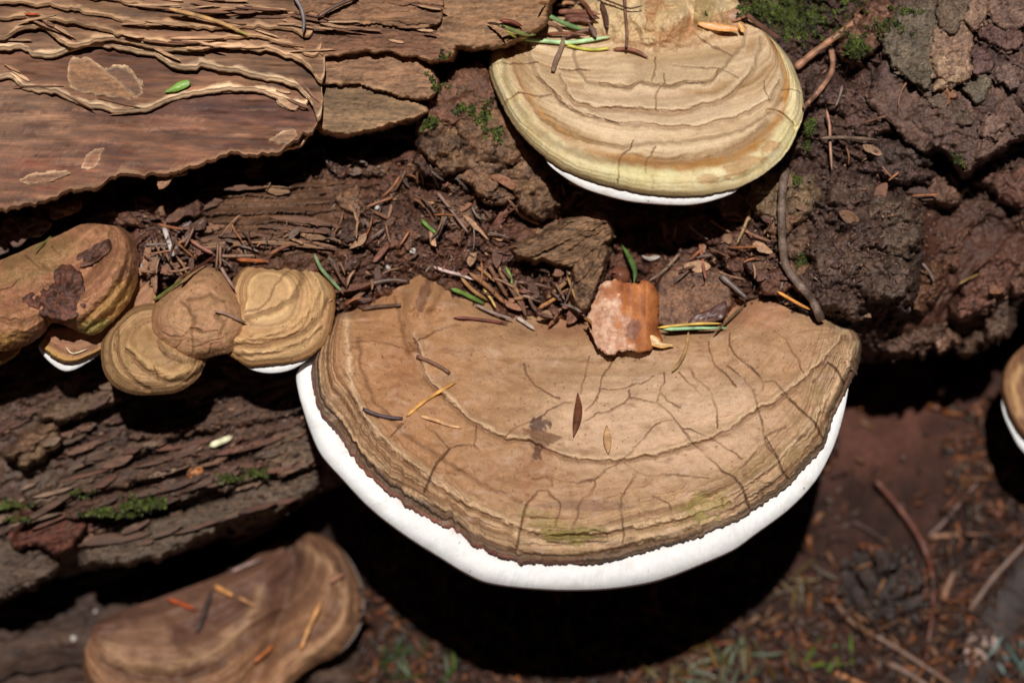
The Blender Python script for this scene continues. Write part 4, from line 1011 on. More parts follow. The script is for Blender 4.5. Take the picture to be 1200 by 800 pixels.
def main_bump(x, y):
    h = 38 * np.exp(-((x - 492) / 40) ** 2 - ((y - 342) / 34) ** 2) + 10 * fbm(x / 85, y / 48, 3, 601) + 2.2 * fbm(x / 24, y / 16, 4, 602)
    for pl in ([(470, 340), (472, 362), (476, 390), (484, 412)], [(524, 326), (520, 345), (508, 366)], [(486, 414), (500, 440), (516, 462)]):
        d, sd = polydist(x, y, pl, 22)
        h = h - 6 * np.exp(-(d / 5) ** 2)
    pit = fbm(x / 4.5, y / 4.5, 2, 603)
    h = h - 1.6 * smooth(.62, .8, pit)
    h = h - 4 * blob(x, y, 676, 627, 40, 7, .03, 14, 1.1)
    d, sd = polydist(x, y, [(506, 322), (500, 340), (492, 356), (484, 368)], 16)
    h = h - 6 * np.exp(-(d / 4.5) ** 2)
    h = h - 8 * np.exp(-((x - 720) / 230) ** 2 - ((y - 432) / 14) ** 2) + 7 * np.exp(-((x - 720) / 230) ** 2 - ((y - 400) / 18) ** 2)
    for pl in BROAD:
        d, sd = polydist(x + fbm(x / 5, y / 5, 2, 6), y, pl, 6)
        h = h - 1.2 * np.exp(-(d / 1.0) ** 2)
    return h

LM = [(364, 425), (353, 429), (347, 440), (350, 462), (355, 480), (362, 502), (375, 532), (400, 561), (432, 595), (470, 625), (510, 651), (560, 680), (590, 687), (647, 692),
      (690, 692), (720, 690), (760, 684), (790, 675), (822, 662), (860, 645), (885, 627), (925, 597), (955, 565), (972, 535), (982, 510), (990, 480), (995, 452), (998, 445)]
RID_MAIN = [(C2, 5.5, 4.0), ([(x, y + 5) for x, y in C2], -4.4, 2.4), (C1, 6.5, 5.0), ([(x - 4, y + 5) for x, y in C1[3:16]], -3.6, 2.2), ([(x + 2, y + 14) for x, y in C1[9:16]], 2.6, 4), (C3, -2.4, 2.0), (C4, -1.6, 2.5), (HUMP, -2.2, 2.5)]
bracket('bracket_fungus', 'largest tan bracket fungus with a fine network of cracks and a broad white rim', MAIN, lambda x, y: 12 + .6 * (y - 365), 20, (690, 372, 0),
        main_col, RID_MAIN, CR, (), LM, nt=1150, nr=420, seed=20, roll=15, roll_at=.9, bands=2.2, bandfreq=8, bump_fn=main_bump, thick=70, rim_bands=7, rim_noise=1.5, rim_fn=lambda x, y, a: smooth(700, 640, x) * smooth(395, 420, x) * (5 * fbm(a / 16, a * 0 + 2.2, 4, 607) - 8 * np.exp(-((a - np.interp(1, [0, 1], [0, 0]) - a[np.argmin((x - 531) ** 2 + (y - 622) ** 2)]) / 5) ** 2)), group='bracket fungi on the fallen log')

# ---- the thick yellow-edged bracket at the top
UP = [(598, 34, 590, 41), (606, 30, 580, 53), (616, 26, 574, 72), (628, 22, 575, 90), (642, 18, 582, 109), (656, 12, 592, 130), (670, 4, 607, 153), (684, -6, 625, 172),
      (698, -18, 643, 187), (708, -32, 664, 200), (718, -44, 699, 213), (728, -52, 726, 220), (738, -58, 754, 226), (752, -64, 790, 229), (768, -68, 813, 229), (784, -70, 836, 226), (800, -68, 862, 220),
      (816, -62, 889, 207), (828, -54, 908, 193), (838, -44, 925, 174), (846, -32, 934, 154), (852, -20, 941, 133), (857, -8, 940, 110), (861, 0, 935, 92), (864, 6, 927, 73), (867, 10, 916, 57), (869, 13, 902, 43), (872, 14, 887, 32), (873, 15, 878, 22)]
UA = [(619, 52), (623, 73), (630, 90), (648, 107), (658, 121), (673, 130), (695, 138), (726, 145), (760, 146), (790, 150), (806, 148), (821, 151), (843, 141), (863, 139), (889, 126), (903, 116), (914, 96)]
UB = [(672, 56), (677, 80), (687, 93), (702, 98), (718, 100), (735, 103), (751, 96), (768, 100), (788, 101), (802, 96), (832, 96), (843, 83), (859, 66), (870, 53), (874, 33)]
UC = [(655, 80), (663, 101), (673, 115), (695, 122), (720, 122), (740, 123), (777, 127), (801, 126), (817, 119), (843, 114), (858, 103), (880, 81), (889, 57), (891, 40)]
UD = [(600, 62), (604, 84), (616, 112), (636, 140), (664, 158), (700, 168), (730, 172), (760, 167), (788, 167), (824, 163), (848, 158), (880, 146), (905, 130), (916, 116)]
UE = [(590, 60), (592, 90), (604, 120), (622, 146), (648, 168), (690, 184), (730, 190), (775, 190), (815, 188), (850, 180), (880, 164), (900, 142)]
CRU = [[(575, 77), (582, 73), (593, 75), (600, 76), (630, 73)], [(590, 125), (597, 115), (607, 109), (618, 110), (632, 113), (647, 112)], [(655, 81), (692, 82)],
       [(741, 163), (737, 174), (729, 182), (726, 193), (724, 215)], [(768, 171), (763, 182), (758, 191), (757, 202)], [(768, 68), (768, 81), (763, 96)], [(777, 85), (777, 99), (770, 108), (768, 129)],
       [(790, 78), (817, 80), (843, 81), (858, 86), (865, 90)], [(894, 97), (898, 108), (902, 118)], [(916, 106), (929, 105), (938, 108)], [(907, 132), (916, 133), (926, 142), (930, 149)],
       [(764, 205), (765, 222)], [(818, 44), (840, 57), (858, 66)], UB[3:12], UA[2:8]]
def up_col(x, y, R, dr, b1, b2, rid, grv):
    c = mix(C(166, 132, 92), C(226, 198, 162), np.clip(.5 + .85 * b1 + .4 * b2, 0, 1))
    c = mix(c, C(204, 176, 148), .6 * blob(x, y, 760, 125, 90, 24, 0, 31))
    c = mix(c, C(176, 148, 112), .6 * blob(x, y, 800, 78, 70, 26, 0, 32))
    c = mix(c, C(150, 120, 76), .55 * smooth(62, 42, dr) * smooth(25, 40, dr))
    wj = dr + 4 * fbm(x / 18, y / 18, 3, 33)
    org = smooth(46, 38, wj) * smooth(24, 32, wj)
    c = mix(c, C(184, 126, 56), .75 * org * np.clip(.75 + .6 * fbm(x / 30, y / 30, 2, 34), 0, 1))
    mar = smooth(34, 25, wj)
    mcol = mix(C(216, 194, 142), C(230, 216, 172), np.clip(.5 + .8 * fbm(x / 22, y / 16, 3, 35), 0, 1))
    mcol = mix(mcol, C(206, 202, 138), .35 * blob(x, y, 745, 206, 60, 14, 0, 36) + .3 * blob(x, y, 930, 160, 14, 20, 0, 40))
    mcol = mix(mcol, C(176, 132, 88), .75 * np.clip(blob(x, y, 868, 196, 26, 9, -.4, 37) + blob(x, y, 902, 172, 12, 7, -.5, 38) + .8 * blob(x, y, 832, 210, 14, 6, 0, 39), 0, 1))
    c = mix(c, mcol, mar)
    c = mix(c, C(128, 104, 68), smooth(8, 2, dr) * smooth(900, 820, x) * .8)
    c = mix(c, C(222, 196, 160), .55 * rid)
    c = mix(c, C(120, 88, 58), .55 * grv)
    nk = smooth(66, 44, y + 10 * np.abs((x - 775) / 60) ** 2 + 4 * fbm(x / 12, y / 12, 3, 52))
    nc = mix(C(192, 160, 116), C(216, 190, 148), np.clip(.5 + .9 * fbm(x / 26, y / 26, 4, 47), 0, 1))
    nc = mix(nc, C(168, 116, 76), .7 * np.clip(blob(x, y, 800, 36, 36, 12, -.3, 48) + blob(x, y, 766, 6, 10, 26, .3, 49) + .7 * blob(x, y, 850, 26, 20, 12, 0, 50), 0, 1))
    nc = mix(nc, C(150, 128, 80), .6 * blob(x, y, 826, 6, 14, 26, 0, 51))
    c = mix(c, nc, nk)
    c = mix(c, C(150, 104, 66), .6 * np.exp(-((nk - .5) / .25) ** 2))
    return c * np.array((.95, .92, .90)) * (1 + .08 * fbm(x / 20, y / 20, 4, 41))[..., None]
def up_bump(x, y):
    d, sd = polydist(x, y, [(900, 130), (910, 131), (918, 136), (926, 143), (931, 150)], 20)
    h = -6 * np.exp(-(d / 2.2) ** 2) + 5 * np.exp(-((x - 900) / 18) ** 2 - ((y - 155) / 22) ** 2)
    h = h + 9 * np.exp(-((x - 850) / 40) ** 2 - ((y - 70) / 30) ** 2)
    nk = smooth(70, 30, y + 10 * np.abs((x - 778) / 62) ** 2 + 4 * fbm(x / 12, y / 12, 3, 52))
    h = h + nk * (8 + 30 * np.exp(-((x - 768) / 46) ** 2) + 16 * np.exp(-((x - 834) / 16) ** 2) + 12 * fbm(x / 26, y / 24, 5, 53) + 10 * ridged(x / 36, y / 40, 4, 54))
    d, sd = polydist(x, y, [(813, -60), (812, 0), (810, 26)], 16)
    h = h - 9 * np.exp(-(d / 4) ** 2)
    return h
def off(pl, dx, dy): return [(x + dx, y + dy) for x, y in pl]
RID_UP = [(off(UA, 0, -4), 2.4, 4), (UA, -4.5, 2.4), (off(UB, 0, 5), 3, 4), (UB, -4.5, 2.4), (UC, 4.4, 4), (off(UC, 0, 6), -4.4, 2.6), (UD, -1.8, 2.2), (off(UD, 0, 6), 1.8, 4), (UE, -3.0, 5)]
LU = [(638, 186), (644, 194), (660, 207), (678, 218), (698, 226), (734, 235.5), (763, 239), (790, 240.5), (812, 240), (836, 235), (860, 226), (868, 218)]
upper = bracket('bracket_fungus', 'cream and yellow edged thick bracket fungus at the top of the log', UP, lambda x, y: 12 + .8 * (y - 60) - 12 * np.clip((y - 150) / 80, 0, 1) ** 2 + 20 * smooth(50, 110, y), 20, (760, 50, -40),
        up_col, RID_UP, CRU, (), LU, nt=760, nr=300, seed=40, lip_bulge=7, roll=10, roll_at=.9, rim_bands=0, lip=5, bands=4.2, bandfreq=9, bump_fn=up_bump, thick=70, rim_noise=.5, group='bracket fungi on the fallen log')
# ---- the small brackets on the left
def tan_col(c1, c2, c3, seed, edge=None, dark=None, ew=10, mottle=None):
    def f(x, y, R, dr, b1, b2, rid, grv):
        c = mix(np.asarray(c1), np.asarray(c2), np.clip(.5 + .8 * b1 + .45 * b2, 0, 1))
        c = mix(c, np.asarray(c3), .6 * smooth(.1, .7, fbm(x / 26, y / 22, 4, seed)))
        ring = fbm(R * 9 + .25 * fbm(x / 30, y / 30, 3, seed + 7), R * 0 + seed, 3, seed + 8) * smooth(.15, .5, R)
        c = mix(c, np.asarray(c1) * .72, .6 * smooth(.1, .5, ring)); c = mix(c, np.asarray(c2) * 1.12, .6 * smooth(.1, .5, -ring))
        if mottle is not None:
            c = mix(c, np.asarray(mottle), .55 * smooth(.05, .5, fbm(x / 9, y / 9, 4, seed + 1)))
        if edge is not None:
            c = mix(c, np.asarray(edge), smooth(ew, ew * .3, dr) * .8)
        c = mix(c, C(206, 164, 112), .5 * rid)
        c = mix(c, C(96, 66, 42), .6 * grv)
        spk = (_hash(np.round(x / 1.7).astype(np.int64), np.round(y / 1.7).astype(np.int64), seed) % 1000 < 6).astype(float)
        return mix(c, C(70, 46, 34), spk * .7) * (1 + .12 * fbm(x / 12, y / 12, 4, seed + 2))[..., None]
    return f

# white-rimmed one tucked behind
WR = [(60, 384, 46, 404), (74, 384, 52, 411), (90, 382, 62, 419), (112, 376, 76, 424.5), (134, 362, 90, 424), (150, 344, 106, 418), (160, 326, 122, 410), (165, 308, 150, 395), (174, 302, 176, 372), (182, 318, 185, 340), (184, 328, 186, 332)]
bracket('bracket_fungus', 'small half hidden bracket fungus with a white rim between the two left clusters', WR, lambda x, y: -2 + .5 * (y - 330), 3, (120, 360, -20),
        tan_col(C(140, 98, 72), C(166, 122, 88), C(150, 96, 74), 401, edge=C(184, 140, 76), ew=13), [([(58, 402), (70, 410), (90, 412), (112, 406)], -2, 2)], [], (),
        [(46, 404), (45, 408), (52, 418), (64, 429), (76, 435), (88, 433), (102, 425), (117, 415), (121, 410)], nt=220, nr=90, seed=61, bands=1.4, bandfreq=6, group='bracket fungi on the fallen log')
# right one of the small cluster
def lobe(centre, r0, rim):
    r0 = .3
    out = []
    for x, y in rim:
        an = math.atan2(y - centre[1], x - centre[0])
        out.append((centre[0] + r0 * math.cos(an), centre[1] + r0 * math.sin(an), x, y))
    out.append(out[0])
    return out
MRp = lobe((306, 334), 3, [(272, 366), (264, 392), (266, 412), (277, 421), (290, 428), (305, 428.5), (322, 427), (342, 424), (360, 419), (376, 407), (386, 390), (391, 366), (391.5, 345), (387, 331), (377, 316), (362, 306), (345, 301), (326, 299), (306, 301), (290, 308), (278, 320), (272, 336), (270, 352)])
bracket('bracket_fungus', 'smooth round tan bracket fungus with ochre rings and thin white rim, touching the largest one', MRp, lambda x, y: 22 - 26 * smooth(328, 300, y) + .62 * (y - 320) + 20 * np.exp(-((x - 310) / 44) ** 2 - ((y - 345) / 44) ** 2), 8, (310, 320, -10),
        tan_col(C(168, 126, 86), C(212, 172, 122), C(196, 148, 108), 411, edge=C(150, 104, 62), ew=7),
        [([(290, 372), (325, 362), (345, 348), (356, 328), (350, 314)], -4, 3), ([(275, 398), (310, 392), (345, 378), (366, 358), (374, 335)], 5, 4), ([(270, 406), (315, 404), (352, 392), (374, 374), (384, 352)], -5, 2.8),
         ([(278, 417), (320, 414), (355, 404), (378, 385)], -3.6, 2.4), ([(340, 316), (322, 334), (315, 352), (302, 362), (288, 364)], -1.2, 1.2)], [], (),
        [(284, 426), (290, 431), (304, 436), (318, 437.5), (336, 435), (350, 429), (361, 421), (364, 417)], nt=460, nr=170, seed=63, bands=3.0, bandfreq=6, roll=20, roll_at=.74, sink=0, group='bracket fungi on the fallen log')
# middle, lower
MLp = lobe((178, 390), 3, [(122, 396), (119, 404), (119, 418), (122, 434), (130, 448), (142, 457), (160, 462), (180, 462), (201, 460), (218, 454), (232, 442), (240, 426), (243, 410), (238, 390), (222, 372), (200, 360), (176, 356), (154, 362), (138, 374), (127, 386)])
bracket('bracket_fungus', 'tan bracket fungus with a double lobed edge, lowest of the small cluster', MLp, lambda x, y: 34 + .55 * (y - 350) + 14 * np.exp(-((x - 180) / 44) ** 2 - ((y - 405) / 40) ** 2), 8, (165, 372, -10),
        tan_col(C(140, 104, 70), C(178, 140, 98), C(150, 110, 78), 421, edge=C(138, 100, 64), ew=5, mottle=C(128, 104, 60)),
        [([(137, 385), (136, 405), (144, 430), (160, 448), (174, 457)], -4.5, 2.2), ([(150, 412), (170, 434), (196, 448), (222, 446), (238, 432)], -4.4, 2.6), ([(150, 405), (176, 428), (204, 440), (232, 430)], 4, 4), ([(186, 400), (196, 414), (215, 424), (240, 420)], -2, 2)],
        [[(186, 406), (196, 418), (212, 424)], [(180, 430), (186, 444)]], (), None, nt=440, nr=150, seed=65, bands=2.6, bandfreq=6, roll=20, roll_at=.74, sink=0, rim_noise=.5, group='bracket fungi on the fallen log')
# middle, upper lump overlapping it
MUp = lobe((228, 358), 3, [(177, 374), (177, 387), (188, 403), (205, 413), (225, 419.5), (250, 417), (270, 412), (282, 397), (289, 380), (287, 362), (275, 342), (257, 318), (240, 313), (220, 320), (200, 337), (183, 356), (179, 366)])
bracket('bracket_fungus', 'knobbly brown bracket fungus overlapping the double lobed one, with a needle stuck on it', MUp, lambda x, y: 62 + .5 * (y - 340) + 10 * np.exp(-((x - 235) / 44) ** 2 - ((y - 365) / 40) ** 2), 6, (225, 335, -10),
        tan_col(C(152, 108, 78), C(182, 138, 100), C(160, 110, 82), 431, mottle=C(136, 108, 72)),
        [([(212, 354), (222, 360), (228, 372), (224, 384), (236, 388)], -2.4, 2.0), ([(220, 352), (246, 346), (262, 352)], -1.8, 2), ([(225, 385), (225, 400), (227, 412)], -2, 1.6), ([(252, 370), (262, 378), (258, 392)], -2, 2)],
        [[(190, 390), (202, 394), (214, 393), (226, 384), (240, 388), (256, 386)], [(226, 406), (244, 402), (262, 396)], [(206, 408), (212, 398)], [(246, 414), (248, 405)], [(262, 410), (258, 402)]],
        (), None, nt=340, nr=150, seed=67, bands=2.6, bandfreq=3, roll=26, roll_at=.66, bump_fn=lambda x, y: 5 * fbm(x / 30, y / 24, 4, 671), rim_noise=.8, sink=0, group='bracket fungi on the fallen log')
# far left, second layer peeping out below
FL2 = [(-60, 380, -80, 420), (-40, 380, -60, 436), (-20, 380, -20, 434), (0, 380, 2, 426), (8, 385, 15, 419), (14, 390, 24, 408), (18, 394, 25, 402)]
bracket('bracket_fungus', 'ochre bracket fungus edge peeping out under the thick leftmost one', FL2, lambda x, y: 20 + .5 * (y - 380), 2, (-20, 388, 0),
        tan_col(C(140, 102, 56), C(178, 134, 76), C(150, 112, 64), 441), [([(-40, 416), (0, 412), (16, 402)], -2.5, 2.5)], [], (), None, nt=120, nr=60, seed=69, group='bracket fungi on the fallen log')
# far left, thick
FLp = [(-90, 330, -110, 380), (-70, 325, -80, 402), (-40, 318, -36, 410), (-10, 308, 2, 411), (5, 303, 20, 407), (14, 299, 36, 401), (22, 296, 50, 391), (30, 292, 61, 378), (38, 288, 72, 379), (48, 284, 92, 388), (58, 280, 105, 392),
       (68, 276, 116, 389), (76, 272, 135, 372), (84, 268, 150, 355), (90, 265, 159, 335), (96, 263, 162, 312), (102, 262, 160, 292), (108, 262, 154, 277), (113, 262, 141, 266), (118, 263, 126, 264)]
def fl_col(x, y, R, dr, b1, b2, rid, grv):
    c = tan_col(C(142, 96, 70), C(176, 124, 88), C(150, 94, 72), 451, mottle=C(128, 92, 60))(x, y, R, dr, b1, b2, rid, grv)
    c = mix(c, C(190, 144, 82), .75 * smooth(26, 12, dr) * smooth(40, 10, x))
    c = mix(c, C(172, 132, 74), .7 * smooth(34, 16, dr) * smooth(70, 110, x) * smooth(310, 340, y))
    c = mix(c, C(112, 104, 52), .75 * blob(x, y, 106, 385, 30, 8, -.3, 452))
    c = mix(c, C(120, 100, 60), .5 * blob(x, y, 40, 305, 50, 24, -.4, 453))
    c = mix(c, C(98, 62, 46), .6 * blob(x, y, 142, 322, 12, 7, -.9, 454))
    return c
def fl_bump(x, y):
    d, sd = polydist(x, y, [(62, 390), (72, 352), (96, 324), (124, 290)], 34)
    h = -20 * np.exp(-(d / 10) ** 2) + 16 * np.exp(-((x - 136) / 22) ** 2 - ((y - 316) / 40) ** 2) + 12 * np.exp(-((x - 14) / 46) ** 2 - ((y - 384) / 20) ** 2)
    return h + 9 * fbm(x / 44, y / 34, 4, 672) + 3 * fbm(x / 12, y / 12, 4, 673)
bracket('bracket_fungus', 'thick lumpy brown bracket fungus at the left edge with dark crust on top', FLp, lambda x, y: 34 + .66 * (y - 285), 22, (60, 290, -10), fl_col,
        [([(100, 375), (125, 352), (140, 330), (150, 312), (150, 300)], -9, 4), ([(104, 386), (130, 368), (148, 345), (156, 322)], -6, 2.8), ([(0, 374), (26, 378), (48, 370), (60, 362)], -6, 3), ([(-20, 398), (10, 396), (36, 388), (54, 376)], -2, 2.4), ([(128, 272), (132, 284), (124, 298), (110, 312)], -4, 3)],
        [[(0, 340), (14, 336), (22, 328)], [(60, 288), (72, 300)], [(30, 300), (46, 312)]], (), None, nt=460, nr=190, seed=71, bands=3.2, bandfreq=4, roll=34, roll_at=.72, bump_fn=fl_bump, rim_noise=.8, group='bracket fungi on the fallen log')
CRUST = C(72, 46, 38)
t_ = flake('crust_lump', [(24, 352), (32, 344), (46, 340), (62, 326), (64, 316), (78, 310), (92, 316), (98, 332), (100, 346), (103, 358), (96, 368), (82, 374), (66, 375), (50, 370), (42, 362), (30, 360)], None, (.0, .5), 8, 8, 7, 9, 2.2, C(84, 52, 42), None, M_WOOD, None, 12, seed=870, colfn=barkcol(C(58, 40, 36), C(116, 70, 52), 9, 870), lift=-2)
tag(t_, 'dark reddish crust lump on the front of the thick leftmost bracket', 'crust')
t_ = flake('crust_lump', [(88, 312), (92, 298), (106, 290), (122, 282), (129, 281), (130, 292), (120, 302), (104, 312)], None, (.0, .4), 7, 5, 5, 8, 1.6, C(84, 54, 42), None, M_WOOD, None, 8, seed=871, colfn=barkcol(C(66, 44, 38), C(110, 72, 54), 9, 871), lift=-2)
tag(t_, 'brown crust lump higher up on the thick leftmost bracket', 'crust')

# ---- lower left, out of focus
LLp = [(112, 728, 97, 766), (126, 722, 98, 790), (140, 716, 110, 815), (156, 710, 150, 845), (176, 704, 210, 862), (198, 696, 260, 860), (220, 688, 300, 842), (242, 680, 330, 815), (262, 672, 350, 792), (278, 664, 370, 778), (292, 656, 392, 768), (304, 648, 412, 750),
       (314, 642, 424, 728), (322, 636, 426, 700), (328, 631, 419, 672), (333, 627, 404, 648), (338, 624, 382, 630), (342, 622, 356, 622)]
def ll_col(x, y, R, dr, b1, b2, rid, grv):
    c = mix(C(92, 62, 44), C(146, 106, 76), np.clip(.5 + .9 * b1 + .3 * b2, 0, 1))
    c = mix(c, C(78, 52, 44), .75 * smooth(.62, .3, R + .12 * fbm(x / 40, y / 40, 4, 465)))
    c = mix(c, C(190, 176, 168), .8 * smooth(3.2, .8, dr) * smooth(395, 412, x))
    c = mix(c, C(142, 106, 82), .5 * blob(x, y, 165, 755, 44, 30, -.2, 462))
    c = mix(c, C(84, 56, 46), .5 * blob(x, y, 300, 720, 20, 50, .4, 463))
    c = mix(c, C(158, 124, 92), .5 * rid)
    c = mix(c, C(70, 48, 38), .55 * grv)
    return c * 1.15 * (1 + .16 * fbm(x / 16, y / 16, 4, 464))[..., None]
def ll_bump(x, y):
    d, sd = polydist(x, y, [(338, 618), (344, 668), (332, 716), (308, 770), (292, 830)], 60)
    h = -30 * np.exp(-(d / 17) ** 2) + 24 * np.exp(-((x - 165) / 62) ** 2 - ((y - 762) / 34) ** 2) + 16 * np.exp(-((x - 392) / 26) ** 2 - ((y - 690) / 50) ** 2)
    return h + 12 * fbm(x / 60, y / 44, 3, 674)
bracket('bracket_fungus', 'out of focus reddish brown bracket fungus low on the log, strewn with needles', LLp, lambda x, y: -275 + .5 * (y - 640), 14, (240, 690, -280), ll_col,
        [([(125, 755), (150, 778), (200, 782), (250, 764), (290, 730), (306, 690)], 3.5, 6), ([(118, 770), (150, 794), (210, 798), (262, 778)], -3.5, 4), ([(352, 640), (385, 660), (404, 690), (402, 724), (380, 752), (350, 775)], 3, 5), ([(366, 634), (398, 656), (414, 690), (412, 730)], -3, 4), ([(340, 628), (345, 670), (330, 720), (310, 770)], -5, 6)],
        [], (), None, nt=340, nr=130, seed=73, bands=6, bandfreq=6, roll=24, roll_at=.8, bump_fn=ll_bump, group='bracket fungi on the fallen log', thick=50)
# right edge, out of focus
REp = [(1290, 372, 1300, 372), (1240, 380, 1215, 396), (1225, 388, 1194, 410), (1222, 396, 1180, 426), (1224, 404, 1173, 447), (1228, 412, 1176, 468), (1234, 420, 1187, 496), (1242, 426, 1204, 516), (1256, 430, 1240, 536), (1280, 430, 1300, 540), (1300, 420, 1370, 500), (1310, 400, 1390, 440)]
bracket('bracket_fungus', 'out of focus brown bracket fungus cut off by the right edge, with a white rim', REp, lambda x, y: -190 + .5 * (y - 400), 8, (1280, 400, -230),
        tan_col(C(92, 62, 44), C(138, 96, 66), C(110, 72, 52), 471), [([(1196, 430), (1186, 450), (1194, 486)], 2.5, 4)], [], (),
        [(1174, 460), (1174, 478), (1182, 500), (1200, 531), (1240, 552), (1300, 552)], nt=180, nr=80, seed=75, group='bracket fungi on the fallen log', thick=50)

# ================================================================== FOREST FLOOR
def floor_z(x, y):            # metres, height of the soil bank that rises towards the log
    X = x / U; Y = y / U
    z = -520 + 255 * smooth(-170, 260, Y - .05 * np.clip(X, -300, 900)) - 40 * smooth(100, -300, X)
    near = np.exp(-((X - 200) / 1500.0) ** 2 - ((Y - 50) / 900.0) ** 2)
    h = near * (10 * fbm(X / 120, Y / 120, 4, 81) + 7 * fbm(X / 28, Y / 28, 4, 82)) + (1 - near) * 40 * fbm(X / 700, Y / 700, 3, 83)
    z = z + h + near * 10 * (1 - smooth(0, 1, np.hypot((X - 420) / 150, (Y - 150) / 150))) 
    return np.maximum(z * U + HZ, 0.0)
gx = np.concatenate([-np.geomspace(30, .30, 40), np.linspace(-.29, .62, 460), np.geomspace(.64, 30, 40)])
gy = np.concatenate([-np.geomspace(30, .34, 40), np.linspace(-.33, .42, 330), np.geomspace(.44, 40, 40)])
GXX, GYY = np.meshgrid(gx, gy, indexing='ij')
GZ = floor_z(GXX, GYY)
GV = np.stack([GXX, GYY, GZ], -1)
gpx, gpy, gw = unproject(GV.reshape(-1, 3))
gn = fbm(GXX / U / 90, GYY / U / 90, 4, 84); gn2 = fbm(GXX / U / 22, GYY / U / 22, 4, 85)
gcol = mix(C(40, 25, 20), C(76, 47, 37), np.clip(.45 + .5 * gn + .45 * gn2, 0, 1))
sm_ = smooth(1, .6, np.hypot((GXX / U - 440) / 130, (GYY / U - 200) / 110))
gcol = mix(gcol, C(92, 56, 44), sm_ * .85)
gcol = gcol * .84 * (1 + .5 * fbm(GXX / U / 50 + 7, GYY / U / 50, 4, 86))[..., None]  # dark soil, lowered further in colour to mimic light falling off behind
soil = put('ground', GV, gridq(*GXX.shape), M_SOIL, None, None, gcol.reshape(-1, 3), origin=(0, 0, 0))
tag(soil, 'dark reddish brown forest soil', kind='structure')
ok_ = (gpx > -290) & (gpx < 1480) & (gpy > -290) & (gpy < 980) & (gw > -1500)
splat(gpx[ok_], gpy[ok_], np.minimum(gw[ok_], 9e9), 2)

# pine cone with its scales
cone = empty('pine_cone', 1035, 692, float(depth(1035, 692)[0]))
tag(cone, 'dark open conifer cone half buried in the litter', 'cone')
cd = float(depth(1035, 692)[0])
axis = np.array((.42, -.9))        # image-plane direction of the cone axis
side = np.array((.9, .42))
cc0 = np.array((1036.0, 692.0))
cl = np.linspace(-1, 1, 22); ph = np.linspace(0, 2 * np.pi, 18, endpoint=False)
rad = 26 * np.sqrt(np.clip(1 - (cl * .97) ** 2, 0, 1)) + 1
Xc_ = cc0[0] + cl[:, None] * 40 * axis[0] + rad[:, None] * np.cos(ph) * side[0]
Yc_ = cc0[1] + cl[:, None] * 40 * axis[1] + rad[:, None] * np.cos(ph) * side[1]
Wc_ = cd + 6 + rad[:, None] * np.sin(ph) * .8
put('cone_core', PW(Xc_, Yc_, Wc_), gridq(22, 18, True), M_BARK, cone, None, np.tile(C(46, 34, 30), (22 * 18, 1)))
k_ = 0
for row in range(6):
    l = -.85 + row * .33
    rr_ = 33 * math.sqrt(max(0, 1 - (l * .95) ** 2)) + 3
    for j in range(7):
        an = j * 2 * math.pi / 7 + (row % 2) * .35
        if math.sin(an) < -.25: continue
        ctr = cc0 + axis * 40 * l + side * rr_ * math.cos(an) * 1.25
        ww = cd + 10 + rr_ * math.sin(an) * .9
        outv = side * math.cos(an) + axis * .45
        outv = outv / (np.hypot(*outv) + 1e-6)
        tv = np.array((-outv[1], outv[0]))
        L_, B_ = 15 + 3 * random.random(), 9
        pl = [ctr + outv * L_ * a_ + tv * B_ * b_ for a_, b_ in ((-.9, -.35), (-.2, -.8), (.6, -.75), (1.0, 0), (.6, .75), (-.2, .8), (-.9, .35))]
        flake('cone_scale', pl, ww, (outv[0] * .55, outv[1] * .55), 3.5, 2.5, .4, 8, .4, C(62, 50, 46) * random.uniform(.6, 1.15), C(88, 72, 62), M_BARK, cone, 3, m=16, seed=880 + k_)
        k_ += 1

def look(col, a, b, R):
    lum = float(np.sum(col))
    tone = 'dark brown' if lum < .24 else 'mid brown' if lum < .42 else 'pale tan'
    th = math.degrees(math.atan2(-(b[1] - a[1]), b[0] - a[0])) % 180
    way = 'level' if th < 20 or th > 160 else 'upright' if 65 < th < 115 else 'right leaning' if th <= 65 else 'left leaning'
    return ('thick ' if R > 3.2 else 'thin ') + tone + ' ' + way
def thing_tube(name, label, cat, pts, R, col, group=None, **kw):
    o = tube(name, pts, R, col, **kw)
    return tag(o, label, cat, group)

# twigs and sticks on the floor
BR = C(96, 60, 44)
thing_tube('twig', 'curved reddish brown twig lying over the cone on the forest floor', 'twig', [(1026, 562), (1057, 599), (1080, 635), (1092, 672), (1093, 714), (1084, 777)], 4.2, C(98, 56, 44), taper=.6, flat=1, stiff=False, lift=14, bumpy=.15)
thing_tube('twig', 'long brown twig running past the cone to the bottom edge', 'twig', [(969, 690), (997, 727), (1039, 752), (1080, 778), (1130, 812)], 4.0, C(104, 74, 56), taper=.8, flat=1, stiff=False, lift=8, bumpy=.15)
thing_tube('twig', 'thin dark twig just above the cone', 'twig', [(998, 610), (1020, 622), (1042, 638)], 2.6, C(66, 44, 38), taper=.7, flat=1, lift=3)
thing_tube('twig', 'pale tan wood sliver to the right of the curved twig', 'twig', [(1086, 629), (1115, 627), (1148, 626)], 4, C(132, 92, 66), taper=.5, flat=.7, lift=4)
thing_tube('twig', 'brown twig slanting up from the pale sliver', 'twig', [(1087, 630), (1106, 612), (1126, 588), (1150, 560)], 3.6, C(92, 62, 50), taper=.6, flat=1, lift=5)
thing_tube('twig', 'long grey brown twig slanting to the right edge', 'twig', [(1136, 716), (1165, 676), (1205, 634), (1240, 600)], 4.2, C(104, 78, 64), taper=.9, flat=1, lift=8)
